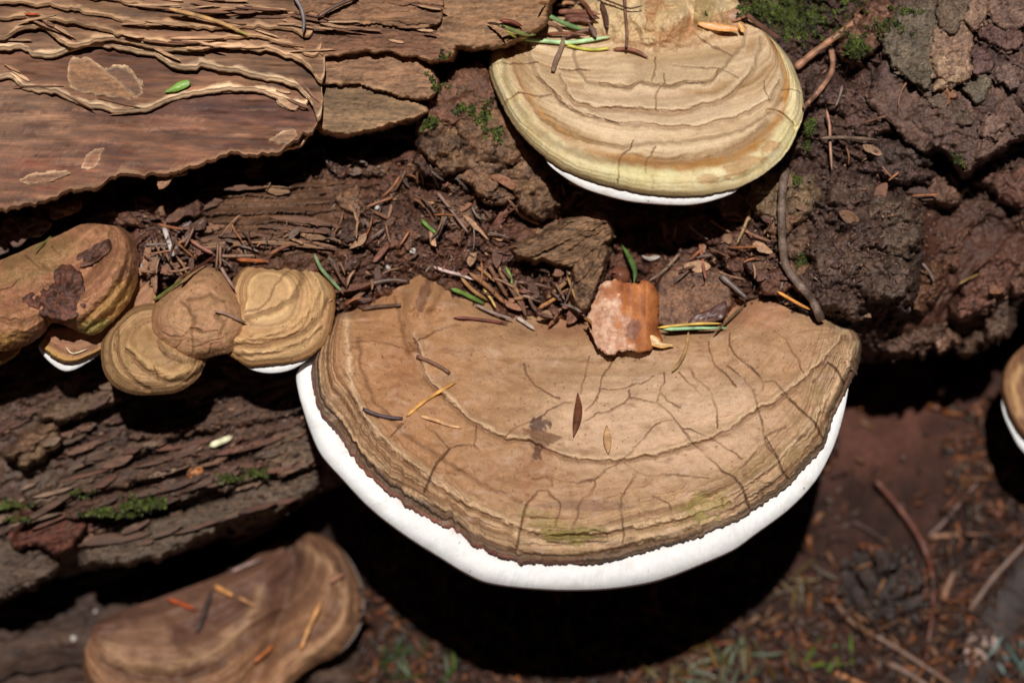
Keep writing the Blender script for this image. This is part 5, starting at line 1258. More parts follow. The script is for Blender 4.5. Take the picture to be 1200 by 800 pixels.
thing_tube('twig', 'short upright tan stub beside the cone', 'twig', [(1105, 704), (1112, 684), (1119, 668)], 5, C(118, 82, 60), taper=.8, flat=.8, lift=4)
thing_tube('twig', 'grey twig at the bottom edge under the cone', 'twig', [(1040, 776), (1070, 792), (1100, 815)], 4.5, C(110, 84, 72), taper=.8, flat=1, lift=6)
thing_tube('twig', 'orange tan sliver at the bottom edge left of the grey twig', 'twig', [(978, 788), (1000, 797), (1020, 806)], 4, C(160, 102, 56), taper=.6, flat=.6, lift=6)
thing_tube('dead_branch', 'thick dark fallen branch across the lower right corner with a pale worn patch', 'branch', [(1120, 850), (1140, 800), (1165, 745), (1200, 690), (1260, 600)], 28, C(50, 36, 31), taper=.95, flat=.45, stiff=False, lift=-10, bumpy=.45, sides=26, n=60, mat=M_BARK)
t_ = flake('pale_bark_patch', [(1130, 775), (1134, 748), (1148, 738), (1168, 742), (1172, 756), (1158, 772), (1144, 784)], None, (0, .2), 3, 3, 2, 9, 1.5, C(158, 132, 120), None, M_BARK, None, 6, seed=890, lift=14)
tag(t_, 'pale pinkish grey flake on the thick fallen branch, bottom right', 'bark flake')

# ================================================================== LITTER ON THE LOG AND THE BRACKETS
# -- on the largest bracket
thing_tube('needle', 'dark purple brown needle lying left of the orange needle on the largest bracket', 'needle', [(425, 479), (440, 485), (456, 489), (472, 490)], 3.4, C(74, 54, 58), taper=.9, flat=.8)
thing_tube('needle', 'glossy brown needle stuck on the upper left of the largest bracket', 'needle', [(488, 417), (505, 424), (518, 431), (527, 437)], 3.0, C(120, 84, 64), taper=1.1, flat=.8)
thing_tube('needle', 'orange needle slanting across the left of the largest bracket', 'needle', [(476, 488), (496, 471), (516, 458), (534, 448)], 3.0, C(206, 148, 76), flat=.6)
thing_tube('needle', 'pale orange needle below the slanting orange needle on the largest bracket', 'needle', [(491, 487), (510, 492), (526, 498), (541, 501)], 2.9, C(206, 158, 112), flat=.6)
thing_tube('needle', 'dark red needle at the back edge of the largest bracket', 'needle', [(531, 372), (552, 373), (575, 376), (596, 379)], 2.6, C(104, 52, 42), flat=.7, lift=2)
thing_tube('needle', 'bright green needle at the back edge of the largest bracket', 'needle', [(528, 338), (542, 343), (556, 350), (568, 356)], 3.6, C(104, 132, 62), flat=.6, lift=5)
thing_tube('seed_scale', 'dark brown pointed seed scale standing alone on the middle of the largest bracket', 'seed scale', [(677, 460), (678, 478), (676, 494), (672, 512)], 5.4, C(100, 58, 36), taper='spindle', flat=.5)
thing_tube('seed_scale', 'pale tan husk below the dark seed scale on the largest bracket', 'seed scale', [(711, 498), (712, 514), (713, 532)], 5.2, C(176, 136, 96), taper='spindle', flat=.25)
thing_tube('needle', 'tan curved needle on the largest bracket below the orange flake and green needle', 'needle', [(807, 388), (804, 408), (797, 424), (787, 436)], 3.0, C(156, 120, 78), flat=.5)
thing_tube('needle', 'pale blue green needle beside the orange flake', 'needle', [(777, 386), (800, 385), (826, 384), (852, 384)], 2.7, C(150, 190, 146), flat=.6, lift=5)
thing_tube('needle', 'yellow needle lying along the pale blue green needle', 'needle', [(770, 384), (796, 381), (822, 379), (846, 379)], 2.3, C(206, 166, 70), flat=.6, lift=7)
thing_tube('needle', 'thin grey brown needle crossing the tip of the pale green needle', 'needle', [(836, 391), (848, 380), (862, 366), (873, 356)], 2.0, C(110, 90, 66), flat=.7, lift=8)
# the orange flake
def orangecol(x, y):
    c = mix(C(134, 72, 38), C(186, 116, 66), np.clip(.5 + .8 * fbm(x / 16, y / 22, 4, 901), 0, 1))
    wh = .9 * smooth(-.12, .45, ((735 - x) / 40 + (y - 362) / 60) * .6 + .6 * fbm(x / 14, y / 14, 4, 902)) * smooth(752, 738, x)
    c = mix(c, mix(C(178, 128, 100), C(222, 186, 160), np.clip(.5 + fbm(x / 8, y / 8, 3, 903), 0, 1)), wh * .85)
    c = mix(c, C(226, 190, 160), .7 * smooth(.35, .6, fbm(x / 6, y / 6, 3, 904)) * blob(x, y, 714, 352, 16, 12, 0, 905))
    c = mix(c, C(120, 82, 72), .7 * blob(x, y, 742, 386, 9, 12, .3, 906))
    return c
def orangew(x, y):
    return 64 + .26 * (y - 370) + 12 * smooth(745, 772, x) * smooth(400, 350, y) - 22 * smooth(756, 776, x) + 10 * smooth(712, 690, x) + 5 * np.exp(-((x - 740) / 9.) ** 2) + 1.4 * fbm(x / 24, y / 24, 4, 907) + 3 * smooth(370, 415, y)
t_ = relief_plate('bark_flake', [(706, 333), (722, 330), (746, 332), (760, 330), (768, 340), (772, 356), (769, 374), (772, 392), (776, 399), (768, 404), (760, 411), (738, 409), (728, 409), (716, 415), (704, 410), (698, 400), (692, 384), (691, 368), (698, 352)], orangew, lambda x, y: orangecol(x, y) * 1.25, M_PAPER, None, 3, 1.0, .4, res=.8, warp=2.4, seed=908, wall=1.0)
tag(t_, 'orange curled bark flake with a whitish powdery corner at the back of the largest bracket', 'bark flake')
t_ = flake('bark_flake', [(760, 402), (762, 392), (772, 396), (776, 402), (790, 404), (776, 408)], None, (0, .1), 2, 1, .5, 8, .5, C(206, 158, 92), None, M_LEAF, None, 4, seed=909, lift=6)
tag(t_, 'small yellow sliver at the lower right corner of the orange flake', 'sliver')
t_ = flake('small_cap', [(716, 318), (722, 312), (732, 312), (738, 320), (736, 330), (722, 331)], None, (0, .2), 6, 9, .6, 8, .3, C(112, 66, 48), None, M_LEAF, None, 6, seed=910, lift=4)
tag(t_, 'small shiny brown button just above the orange flake', 'fungus')
thing_tube('leaf', 'narrow green leaf standing above the orange flake', 'leaf', [(728, 286), (738, 302), (744, 318), (743, 332)], 3.4, C(74, 100, 46), flat=.35, lift=8, taper='spindle')
t_ = flake('white_mould', [(752, 299), (760, 301), (768, 299), (774, 301), (768, 304), (758, 304)], None, (0, .2), 3, 1, 1.5, 6, 1.4, C(172, 158, 146), None, M_LEAF, None, 4, seed=911, lift=4)
tag(t_, 'whitish mould fleck in the shadow above the orange flake', 'mould')
thing_tube('needle', 'reddish needle hanging below the shadow of the top bracket', 'needle', [(820, 282), (823, 304), (827, 327)], 3.0, C(150, 96, 76), flat=.7, lift=8)
thing_tube('needle', 'grey brown split needle right of the white mould fleck', 'needle', [(797, 296), (784, 311), (772, 322), (760, 329)], 2.6, C(138, 112, 96), flat=.7, lift=6)
thing_tube('stick', 'short dark broken stick above the purple flake', 'stick', [(844, 322), (860, 336), (876, 350)], 4.0, C(104, 88, 80), taper=.6, flat=.9, lift=8, bumpy=.15)
thing_tube('needle', 'orange needle at the right back edge of the largest bracket', 'needle', [(910, 341), (924, 349), (938, 357), (950, 363)], 2.6, C(214, 142, 66), flat=.6, lift=6)
thing_tube('twig', 'rough grey twig hanging down onto the right end of the largest bracket', 'twig', [(921, 196), (917, 222), (916, 250), (917, 284), (921, 311), (934, 330), (951, 350), (963, 376)], 5.0, C(112, 92, 80), taper=1.0, flat=1, stiff=False, lift=10, bumpy=.35, n=60, sides=10, mat=M_BARK)
thing_tube('needle', 'pinkish tan needle left of the rough grey twig', 'needle', [(866, 266), (884, 276), (904, 283)], 2.4, C(164, 118, 96), flat=.7, lift=7)
thing_tube('needle', 'ochre bent needle left of the rough grey twig', 'needle', [(880, 244), (874, 262), (863, 287)], 2.8, C(150, 116, 68), flat=.5, lift=9)
# -- around the upper bracket
thing_tube('needle', 'long pale green needle across the left shoulder of the top bracket', 'needle', [(610, 46), (640, 48), (664, 50), (690, 47), (716, 43)], 3.6, C(176, 208, 150), flat=.6, lift=6)
thing_tube('needle', 'dull green needle at the left end of the long pale green one', 'needle', [(585, 30), (600, 35), (614, 40), (628, 41)], 3.4, C(134, 146, 84), flat=.6, lift=6)
thing_tube('needle', 'mid green needle above the long pale green one', 'needle', [(638, 16), (652, 23), (668, 30), (685, 35)], 3.8, C(108, 136, 84), flat=.6, lift=6)
thing_tube('needle', 'yellow green needle under the long pale green one', 'needle', [(662, 52), (682, 57), (700, 58), (716, 56)], 2.6, C(186, 178, 60), flat=.6, lift=3)
thing_tube('needle', 'yellow tipped needle under the dull green needle', 'needle', [(593, 36), (604, 43), (618, 45)], 2.2, C(170, 180, 70), flat=.6, lift=4)
thing_tube('twig', 'thin grey twiglet hanging down the left face of the top bracket', 'twig', [(661, 43), (658, 56), (652, 70), (648, 84)], 2.8, C(140, 112, 92), taper=1.2, flat=.8, lift=2, bumpy=.3)
thing_tube('needle', 'brown needle at the foot of the neck of the top bracket', 'needle', [(718, 58), (732, 57), (746, 60), (760, 68)], 3.0, C(138, 88, 70), flat=.7, lift=4)
thing_tube('stem', 'thin brown upright stem on the neck of the top bracket', 'stem', [(732, -12), (733, 16), (735, 36), (734, 56)], 2.8, C(122, 88, 70), taper=.9, flat=.9, lift=4, bumpy=.2)
thing_tube('stem', 'thin dark curved stem crossing the upright stem', 'stem', [(700, -4), (720, 4), (738, 10), (752, 7)], 1.8, C(96, 66, 52), taper=.7, flat=.9, lift=9)
for i, (a, b, R, cc) in enumerate([((652, 14), (704, 17), 4.2, C(138, 92, 74)), ((660, 20), (702, 22), 4.0, C(112, 72, 58)), ((664, 24), (694, 26), 4, C(124, 84, 70)), ((640, 26), (660, 38), 4.2, C(156, 118, 92)), ((660, 44), (700, 34), 3, C(104, 68, 52)),
                                   ((676, -4), (696, 22), 3.6, C(112, 70, 54)), ((704, 2), (712, 34), 4.2, C(84, 56, 46)), ((652, 6), (674, 4), 3, C(176, 128, 92)), ((690, 30), (698, 44), 4.4, C(108, 84, 74)), ((570, 27), (594, 34), 2.4, C(74, 50, 44)), ((585, 24), (612, 31), 3.6, C(110, 52, 38)),
                                   ((640, 40), (690, 42), 3, C(120, 70, 44)), ((630, 3), (644, 8), 3.4, C(170, 120, 84))]):
    thing_tube('needle', look(cc, a, b, R) + ' needle heaped behind the left shoulder of the top bracket', 'needle', [a, ((a[0] + b[0]) / 2 + 1, (a[1] + b[1]) / 2 - 2), b], R, cc, 'needles heaped behind the top bracket', flat=.7, lift=5 + i % 3 * 2)
t_ = flake('wood_sliver', [(817, 28), (822, 26), (845, 28), (864, 32), (866, 36), (848, 37), (826, 33)], None, (0, .1), 3, 1, .4, 9, .5, C(216, 150, 80), None, M_LITTER, None, 4, seed=920, lift=6)
tag(t_, 'bright orange wood sliver on the right shoulder of the top bracket', 'sliver')
t_ = flake('wood_sliver', [(865, 27), (869, 28), (873, 37), (869, 38)], None, (0, .1), 3, 1, .4, 9, .4, C(216, 160, 96), None, M_LITTER, None, 4, seed=921, lift=6)
tag(t_, 'tiny orange wood sliver beside the bright orange sliver', 'sliver')
t_ = flake('wood_sliver', [(850, 22), (858, 10), (872, 8), (882, 12), (874, 20), (866, 24), (858, 26)], None, (0, .1), 5, 2, 1, 9, .8, C(158, 116, 88), None, M_LITTER, None, 4, seed=922, lift=4)
tag(t_, 'pale brown chip behind the bright orange sliver', 'chip')
thing_tube('twig', 'dark brown twig lying along the right top edge of the top bracket', 'twig', [(872, 14), (886, 26), (900, 36), (914, 45)], 3.2, C(112, 80, 66), taper=.7, flat=.8, lift=6)
thing_tube('twig', 'thick pale brown twig leaning up to the right of the top bracket', 'twig', [(932, 80), (950, 65), (964, 54), (978, 44), (994, 32), (1009, 18)], 4.6, C(158, 112, 84), taper=.85, flat=1, lift=12, bumpy=.25, n=40)
thing_tube('twig', 'bent pale brown twig under the thick leaning twig', 'twig', [(974, 57), (976, 76), (972, 90), (957, 110), (942, 126)], 3.4, C(160, 116, 94), taper=.9, flat=1, lift=10, stiff=False, bumpy=.2, n=36)
thing_tube('needle', 'upright pinkish brown needle right of the top bracket', 'needle', [(968, 127), (972, 145), (973, 170), (975, 200)], 2.6, C(156, 110, 88), flat=.8, lift=10)
thing_tube('needle', 'flat grey brown needle crossing the upright pinkish one', 'needle', [(961, 162), (984, 161), (1006, 162), (1030, 164)], 2.8, C(116, 94, 78), flat=.6, lift=8)
thing_tube('needle', 'thin curved brown needle on the bark at the right', 'needle', [(1064, 94), (1056, 108), (1052, 126)], 1.9, C(130, 90, 72), flat=.7, lift=5)
thing_tube('needle', 'faint ochre needle on the smooth folds at far right', 'needle', [(1122, 334), (1136, 326), (1150, 320)], 2.2, C(118, 92, 48), flat=.6, lift=3)
thing_tube('needle', 'shiny copper brown needle below the scalloped bark plate', 'needle', [(594, 236), (606, 246), (620, 257), (633, 263)], 3.4, C(164, 110, 80), flat=.8, lift=8)
thing_tube('needle', 'short green needle in the crumbly litter of the log', 'needle', [(493, 256), (500, 264), (512, 274)], 3.0, C(98, 130, 60), flat=.6, lift=5)
thing_tube('stick', 'slim grey stick right of the short green needle', 'stick', [(512, 225), (524, 240), (536, 256), (549, 273)], 2.4, C(130, 102, 88), taper=.6, flat=.9, lift=10)
thing_tube('stick', 'grey stick leaning left below the short green needle', 'stick', [(524, 250), (516, 268), (506, 288)], 2.6, C(112, 98, 86), taper=.8, flat=.9, lift=7)
thing_tube('needle', 'pinkish white needle on the back edge of the largest bracket', 'needle', [(507, 312), (524, 318), (540, 322), (555, 328)], 2.6, C(206, 178, 170), flat=.6, lift=7)
thing_tube('stick', 'dark bent stick left of the pinkish white needle', 'stick', [(421, 338), (440, 331), (460, 328), (480, 330)], 3.6, C(88, 66, 54), taper=.6, flat=.8, lift=6)
thing_tube('stick', 'grey stick along the back edge of the largest bracket at left', 'stick', [(424, 362), (440, 359), (456, 358), (470, 357)], 2.4, C(104, 80, 66), taper=.8, flat=.8, lift=4)
thing_tube('needle', 'dark grey brown needle under the back litter on the largest bracket', 'needle', [(556, 356), (572, 364), (588, 370), (602, 374)], 2.6, C(138, 114, 104), flat=.7, lift=6)
thing_tube('needle', 'silvery split needle at the right end of the back litter', 'needle', [(604, 371), (614, 377), (627, 386)], 3.0, C(184, 166, 154), flat=.5, lift=6)
# heap of needles at the back of the largest bracket
HEAP = [((540, 325), (572, 352), 3.6, C(168, 126, 82)), ((549, 319), (592, 356), 4.6, C(142, 98, 66)), ((571, 308), (596, 350), 4.2, C(116, 80, 58)), ((576, 304), (614, 352), 4.4, C(140, 100, 72)), ((584, 316), (612, 360), 3.6, C(126, 92, 70)), ((558, 312), (580, 330), 3, C(168, 124, 84)),
        ((601, 350), (626, 344), 3.6, C(144, 104, 76)), ((612, 346), (634, 354), 2.6, C(170, 140, 120)), ((630, 362), (666, 338), 3.6, C(178, 124, 76)), ((640, 350), (668, 326), 4.2, C(152, 112, 80)), ((644, 340), (688, 372), 3.4, C(72, 50, 42)), ((640, 372), (662, 360), 3.0, C(138, 104, 82)), ((642, 384), (656, 364), 2.8, C(134, 88, 62)),
        ((650, 330), (662, 352), 3, C(112, 86, 66)), ((618, 340), (630, 366), 3.4, C(104, 78, 64)), ((664, 322), (674, 350), 2.6, C(172, 128, 78)), ((684, 372), (694, 380), 3, C(170, 122, 74)), ((592, 312), (600, 334), 3, C(118, 140, 70)), ((566, 338), (582, 362), 2.4, C(196, 160, 90)), ((628, 366), (650, 372), 3.6, C(100, 72, 58)),
        ((604, 330), (648, 338), 3, C(110, 76, 60)), ((656, 356), (682, 366), 3, C(128, 110, 100))]
for i, (a, b, R, cc) in enumerate(HEAP):
    thing_tube('needle', look(cc, a, b, R) + ' needle in the heap at the back of the largest bracket', 'needle', [a, ((a[0] + b[0]) / 2 + random.uniform(-2, 2), (a[1] + b[1]) / 2 + random.uniform(-2, 2)), b], R * .85, cc, 'needles heaped at the back of the largest bracket', flat=.7, lift=3 + (i * 5) % 11)
# -- left litter above the small brackets
thing_tube('splinter', 'silvery white splinter standing above the small brackets', 'splinter', [(192, 266), (198, 284), (203, 300)], 3.2, C(190, 178, 172), taper=.8, flat=.5, lift=8)
thing_tube('splinter', 'bluish grey splinter right of the silvery white one', 'splinter', [(208, 272), (216, 266), (224, 260)], 2.6, C(136, 124, 126), taper=.7, flat=.6, lift=8)
thing_tube('stick', 'dark thick stick leaning behind the small brackets', 'stick', [(203, 294), (218, 280), (230, 266), (242, 256)], 5.2, C(86, 62, 50), taper=.9, flat=.8, lift=8, bumpy=.2)
thing_tube('needle', 'long thin brown needle leaning over the left litter', 'needle', [(188, 279), (194, 296), (202, 310), (216, 324)], 2.2, C(130, 98, 78), flat=.8, lift=12)
thing_tube('needle', 'reddish brown needle pointing at the knobbly bracket', 'needle', [(222, 280), (236, 290), (252, 298)], 3.4, C(136, 86, 68), flat=.7, lift=8)
thing_tube('needle', 'orange red needle on the back of the smooth round bracket', 'needle', [(277, 304), (296, 305), (316, 306)], 3.0, C(168, 96, 58), flat=.7, lift=6)
thing_tube('needle', 'tan needle running into the orange red one', 'needle', [(252, 299), (268, 300), (300, 299)], 2.6, C(138, 104, 82), flat=.7, lift=7)
thing_tube('needle', 'brown slanting needle above the smooth round bracket', 'needle', [(314, 299), (330, 290), (346, 284)], 3.0, C(136, 92, 70), flat=.7, lift=6)
thing_tube('needle', 'silvery needle pointing down at the knobbly bracket', 'needle', [(256, 308), (264, 322), (276, 340)], 2.6, C(160, 130, 118), flat=.7, lift=9)
thing_tube('needle', 'dark short needle behind the knobbly bracket', 'needle', [(254, 300), (264, 307), (274, 315)], 2.4, C(80, 60, 52), flat=.7, lift=10)
thing_tube('needle', 'green and white needle right of the smooth round bracket', 'needle', [(368, 297), (376, 314), (388, 328), (402, 343)], 2.8, C(128, 154, 112), flat=.6, lift=10)
thing_tube('needle', 'pinkish brown needle stuck on the knobbly bracket', 'needle', [(251, 364), (264, 367), (277, 373), (289, 378)], 3.0, C(150, 116, 98), flat=.6, lift=2)
thing_tube('stem', 'green stem behind the knobbly bracket', 'stem', [(180, 352), (196, 340), (210, 330), (222, 318)], 2.4, C(98, 106, 48), taper=.8, flat=.9, lift=8)
thing_tube('stem', 'dark red stem running into the green stem', 'stem', [(210, 326), (230, 314), (252, 300)], 2.8, C(96, 56, 44), taper=.8, flat=.9, lift=10)
thing_tube('needle', 'thin green needle on the thick leftmost bracket', 'needle', [(38, 293), (52, 284), (66, 272)], 1.8, C(130, 128, 66), flat=.6, lift=2)
thing_tube('needle', 'thin white stalk on the small half hidden bracket', 'stalk', [(76, 405), (84, 414), (94, 412), (104, 408)], 1.3, C(212, 190, 150), flat=.9, lift=3, stiff=False)
# -- upper left sheets
t_ = flake('leaf_tip', [(193, 108), (200, 102), (212, 95), (222, 94), (223, 99), (214, 105), (202, 108)], None, (0, .1), 2, 1.5, .4, 8, .4, C(120, 156, 62), None, M_LEAF, None, 5, seed=930, lift=4)
tag(t_, 'bright green leaf tip on the peeling bark layers', 'leaf')
thing_tube('needle', 'tan needle with a green tip on the bark layers at the top', 'needle', [(196, 10), (230, 18), (262, 28), (292, 42)], 3.4, C(186, 142, 92), flat=.5, lift=5, tip=C(158, 160, 70))
thing_tube('needle', 'grey curved needle at the top edge above the bark layers', 'needle', [(343, -6), (352, 8), (356, 24), (355, 40)], 3.2, C(116, 104, 102), flat=.8, lift=8)
thing_tube('needle', 'small orange needle at the top left on the bark layers', 'needle', [(28, 16), (38, 17), (48, 16)], 1.8, C(170, 78, 44), flat=.6, lift=3)
thing_tube('needle', 'dark needle hanging in the gap under the bark layers', 'needle', [(376, 168), (381, 180), (384, 192)], 2.8, C(116, 104, 100), flat=.8, lift=10)
thing_tube('needle', 'dark brown stick where the bark layers end', 'stick', [(372, 20), (392, 8), (420, -4)], 3.6, C(92, 64, 50), taper=.8, flat=.8, lift=8)
# -- lower left
thing_tube('grub_case', 'small cream white pellet lying on the fibrous wood', 'pellet', [(245, 523), (254, 519), (264, 515), (273, 511)], 4.2, C(222, 214, 176), taper='needle', flat=.9, lift=3)
t_ = flake('resin_bit', [(219, 556), (224, 548), (232, 545), (238, 550), (232, 557), (224, 560)], None, (0, .2), 5, 3, .8, 6, .8, C(178, 112, 62), None, M_LEAF, None, 5, seed=931, lift=3)
tag(t_, 'small orange crumb on the fibrous wood below the cream pellet', 'crumb')
for lb, pts, R, cc in [('orange needle on the out of focus lower left bracket', [(196, 701), (212, 707), (230, 714)], 3, C(176, 78, 44)), ('tan needle in the middle of the lower left bracket', [(250, 685), (262, 692), (274, 698)], 4, C(190, 132, 76)), ('pale needle end beside the tan needle on the lower left bracket', [(278, 699), (288, 704), (299, 710)], 3, C(170, 124, 84)),
                       ('grey white needle at the back of the lower left bracket', [(270, 670), (288, 662), (308, 654)], 3, C(140, 112, 104)), ('long ochre needle on the right lobe of the lower left bracket', [(352, 762), (362, 735), (378, 702)], 4, C(176, 122, 66)), ('red brown needle between the lobes of the lower left bracket', [(297, 776), (310, 765), (322, 754)], 3.4, C(156, 88, 44)),
                       ('pink needle at the top of the right lobe of the lower left bracket', [(386, 682), (396, 676), (404, 672)], 3, C(164, 112, 92)), ('dark forked needle in the middle of the lower left bracket', [(230, 740), (240, 716), (248, 690)], 4.5, C(66, 50, 46))]:
    thing_tube('needle', lb, 'needle', pts, R, cc, flat=.7, lift=4)
for i, (x, y, r) in enumerate([(444, 305, 4.5), (455, 313, 3.4), (419, 254, 2.4), (442, 243, 3), (484, 294, 4), (168, 312, 5), (178, 310, 4), (112, 716, 2.5), (86, 748, 3.5), (1126, 210, 3)]):
    pl = [(x + r * math.cos(a) * random.uniform(.7, 1.1), y + r * math.sin(a) * random.uniform(.7, 1.1)) for a in np.linspace(0, 6.28, 8)[:-1]]
    t_ = flake('mould_speck', pl, None, (0, .1), 2, 2, .5, 4, .5, C(186, 176, 168), None, M_LEAF, None, 3, seed=940 + i, lift=3)
    tag(t_, 'tiny whitish speck of mould on the dark wood', 'mould', 'whitish specks on the log')

def backline(x):
    return np.interp(x, [380, 391, 440, 490, 526, 590, 640, 700, 775, 850, 895, 950, 1000], [372, 368, 350, 322, 322, 362, 374, 376, 360, 330, 336, 360, 386])
def zone_pt(k):
    while True:
        if k == 0:
            x, y = random.uniform(385, 720), random.uniform(185, 385)
            if y > backline(x) - 4 or (490 < x < 650 and y < 110 + (x - 490) * 1.0) or (595 < x < 716 and 252 < y < 300): continue
        elif k == 1:
            x, y = random.uniform(165, 400), random.uniform(262, 330)
            if y > 300 + max(0, (250 - x)) * .5 or (x > 290 and y > 292 - (x - 290) * .02): continue
        elif k == 2:
            x, y = random.uniform(780, 920), random.uniform(255, 345)
            if y > backline(x) - 5: continue
        elif k == 3:
            x, y = random.uniform(900, 1090), random.uniform(30, 330)
            if x < 945 and y < 210: continue
            if x > 1030 and y < 200: continue
        elif k == 4:
            x, y = random.uniform(1010, 1200), random.uniform(200, 390)
        elif k == 5:
            x, y = random.uniform(0, 370), random.uniform(430, 640)
        elif k == 6:
            x, y = random.uniform(0, 420), random.uniform(180, 265)
        if 232 < x < 415 and 212 < y < 290 + max(0, x - 350) * .3 and random.random() < .85: continue
        if ZB[int(round(y)) + ZO, int(round(x)) + ZO] > ZLOG[int(round(y)) + ZO, int(round(x)) + ZO] + 38: continue
        return x, y
# -- crumbs nobody could count
def zlook(x, y):
    ix = np.clip(np.round(x).astype(int) + ZO, 0, 1799); iy = np.clip(np.round(y).astype(int) + ZO, 0, 1299)
    return ZB[iy, ix]
def boxes(name, px, py, w, ang, L, B, H, tilt, col, mat, label):
    n = len(px)
    ca, sa = np.cos(ang), np.sin(ang)
    V = np.zeros((n, 8, 3))
    k = 0
    for sz in (-1, 1):
        for su, sv in ((-1, -1), (1, -1), (1, 1), (-1, 1)):
            tp = np.where(su > 0, .55, 1.0)
            x = px + su * L / 2 * ca - sv * B / 2 * tp * sa; y = py + su * L / 2 * sa + sv * B / 2 * tp * ca
            V[:, k] = PW(x, y, w + sz * H / 2 + su * L / 2 * tilt)
            k += 1
    F = np.array([(0, 3, 2, 1), (4, 5, 6, 7), (0, 1, 5, 4), (1, 2, 6, 5), (2, 3, 7, 6), (3, 0, 4, 7)])
    q = (np.arange(n) * 8)[:, None, None] + F[None]
    o = put(name, V.reshape(-1, 3), q.reshape(-1, 4)[:, ::-1], mat, None, None, np.repeat(col, 8, 0), smooth_shade=False)
    return tag(o, label, kind='stuff')
pts = []
for k, n_ in ((0, 900), (1, 500), (2, 260), (3, 200), (4, 120), (5, 900), (6, 300)):
    pts += [zone_pt(k) + (k,) for _ in range(n_)]
pts = np.array(pts)
x, y = pts[:, 0], pts[:, 1]; n = len(x)
L = RNG.uniform(2.0, 7, n) * np.where(RNG.random(n) < .2, 1.7, 1); B = RNG.uniform(1.0, 2.8, n); H = RNG.uniform(.8, 2.2, n)
pal = np.array([C(128, 88, 66), C(96, 64, 50), C(76, 52, 44), C(156, 116, 88), C(112, 70, 54), C(60, 42, 38), C(134, 112, 96)])
cc = pal[RNG.integers(0, len(pal), n)] * RNG.uniform(.6, 1.2, n)[:, None] * np.where(pts[:, 2] >= 3, .8, 1)[:, None]
ang = np.where(pts[:, 2] == 5, math.radians(-19) + RNG.normal(0, .3, n), RNG.uniform(0, np.pi, n))
zz = zlook(x, y); okz = zz > -250
boxes('wood_crumbs', x[okz], y[okz], zz[okz] + RNG.uniform(0, 2.5, okz.sum()), ang[okz], L[okz], B[okz], H[okz], RNG.normal(0, .35, okz.sum()), cc[okz], M_WOOD, 'fine crumbs of rotten wood and bark on the log')

# -- loose chips of rotten wood, each one a thing
CHIPC = [C(122, 82, 62), C(96, 64, 50), C(146, 106, 78), C(112, 70, 54), C(84, 58, 48), C(134, 88, 62), C(160, 122, 92), C(104, 82, 68)]
LAB = {0: ('wood chip in the litter between top and largest bracket', 'chips in the central litter'),
       1: ('wood chip in the litter above the small left brackets', 'chips above the small brackets'),
       2: ('wood chip at the right back of the largest bracket', 'chips at the right back edge'),
       3: ('dark bark chip on the log right of the top bracket', 'chips right of the top bracket'),
       4: ('dark bark chip on the lumpy far right flank of the log', 'chips on the far right flank'),
       6: ('brown chip in the dark gap under the peeling bark layers', 'chips under the bark layers')}
for k, n_ in ((0, 66), (1, 30), (2, 18), (3, 10), (4, 4), (6, 12)):
    for i in range(n_):
        x, y = zone_pt(k)
        r = random.uniform(4, 10) if random.random() < .7 else random.uniform(10, 18)
        el = random.uniform(.25, .7); th = random.uniform(0, math.pi); m_ = random.randint(5, 7)
        if k in (0, 1) and random.random() < .45:
            el = random.uniform(.12, .25); r *= 1.5
        pl = []
        for j in range(m_):
            an = j * 2 * math.pi / m_ + random.uniform(-.3, .3); q = r * random.uniform(.7, 1.15)
            X, Y = q * math.cos(an), q * el * math.sin(an)
            pl.append((x + X * math.cos(th) - Y * math.sin(th), y + X * math.sin(th) + Y * math.cos(th)))
        cc = random.choice(CHIPC) * random.uniform(.7, 1.3) * (.72 if k in (3, 4, 6) else 1)
        o = flake('wood_chip', pl, None, (random.uniform(-.35, .35), random.uniform(-.25, .55)), random.uniform(2, 4.5), random.uniform(-1, 1.5), 1.1, 6, .8, cc, cc * 1.25, M_WOOD, None, 4, m=int(14 + r), seed=1000 + k * 300 + i, lift=random.uniform(-1, 5))
        lum = float(cc.sum())
        tone = 'dark' if lum < .19 else 'mid brown' if lum < .33 else 'pale tan'
        shape = 'long thin' if el < .25 else 'narrow' if el < .45 else 'broad'
        tag(o, ('large ' if r > 10 else 'small ') + tone + ' ' + shape + ' ' + LAB[k][0].replace('dark bark', 'bark').replace('brown chip', 'chip'), 'wood chip', LAB[k][1])
# -- thin dead needles scattered in the same litter
for k, n_ in ((0, 46), (1, 20), (2, 14), (3, 8)):
    for i in range(n_):
        x, y = zone_pt(k); L = random.uniform(16, 38); th = random.uniform(0, math.pi)
        a = (x - L / 2 * math.cos(th), y - L / 2 * math.sin(th)); b = (x + L / 2 * math.cos(th), y + L / 2 * math.sin(th))
        if k == 0 and max(a[1] - backline(a[0]), b[1] - backline(b[0])) > 6: continue
        cc = random.choice([C(132, 94, 70), C(108, 74, 56), C(150, 112, 86), C(122, 104, 94), C(92, 66, 54), C(150, 96, 64)])
        rr_n = random.uniform(1.3, 2.4)
        thing_tube('needle', ('long ' if L > 27 else 'short ') + look(cc, a, b, rr_n).replace('thin ', '') + ' ' + LAB[k][0].replace('wood chip', 'needle').replace('dark bark chip', 'needle'), 'needle',
                   [a, (x + random.uniform(-2, 2), y + random.uniform(-2, 2)), b], rr_n, cc, LAB[k][1].replace('chips', 'needles'), flat=.7, lift=random.uniform(1, 8), n=8, sides=6)

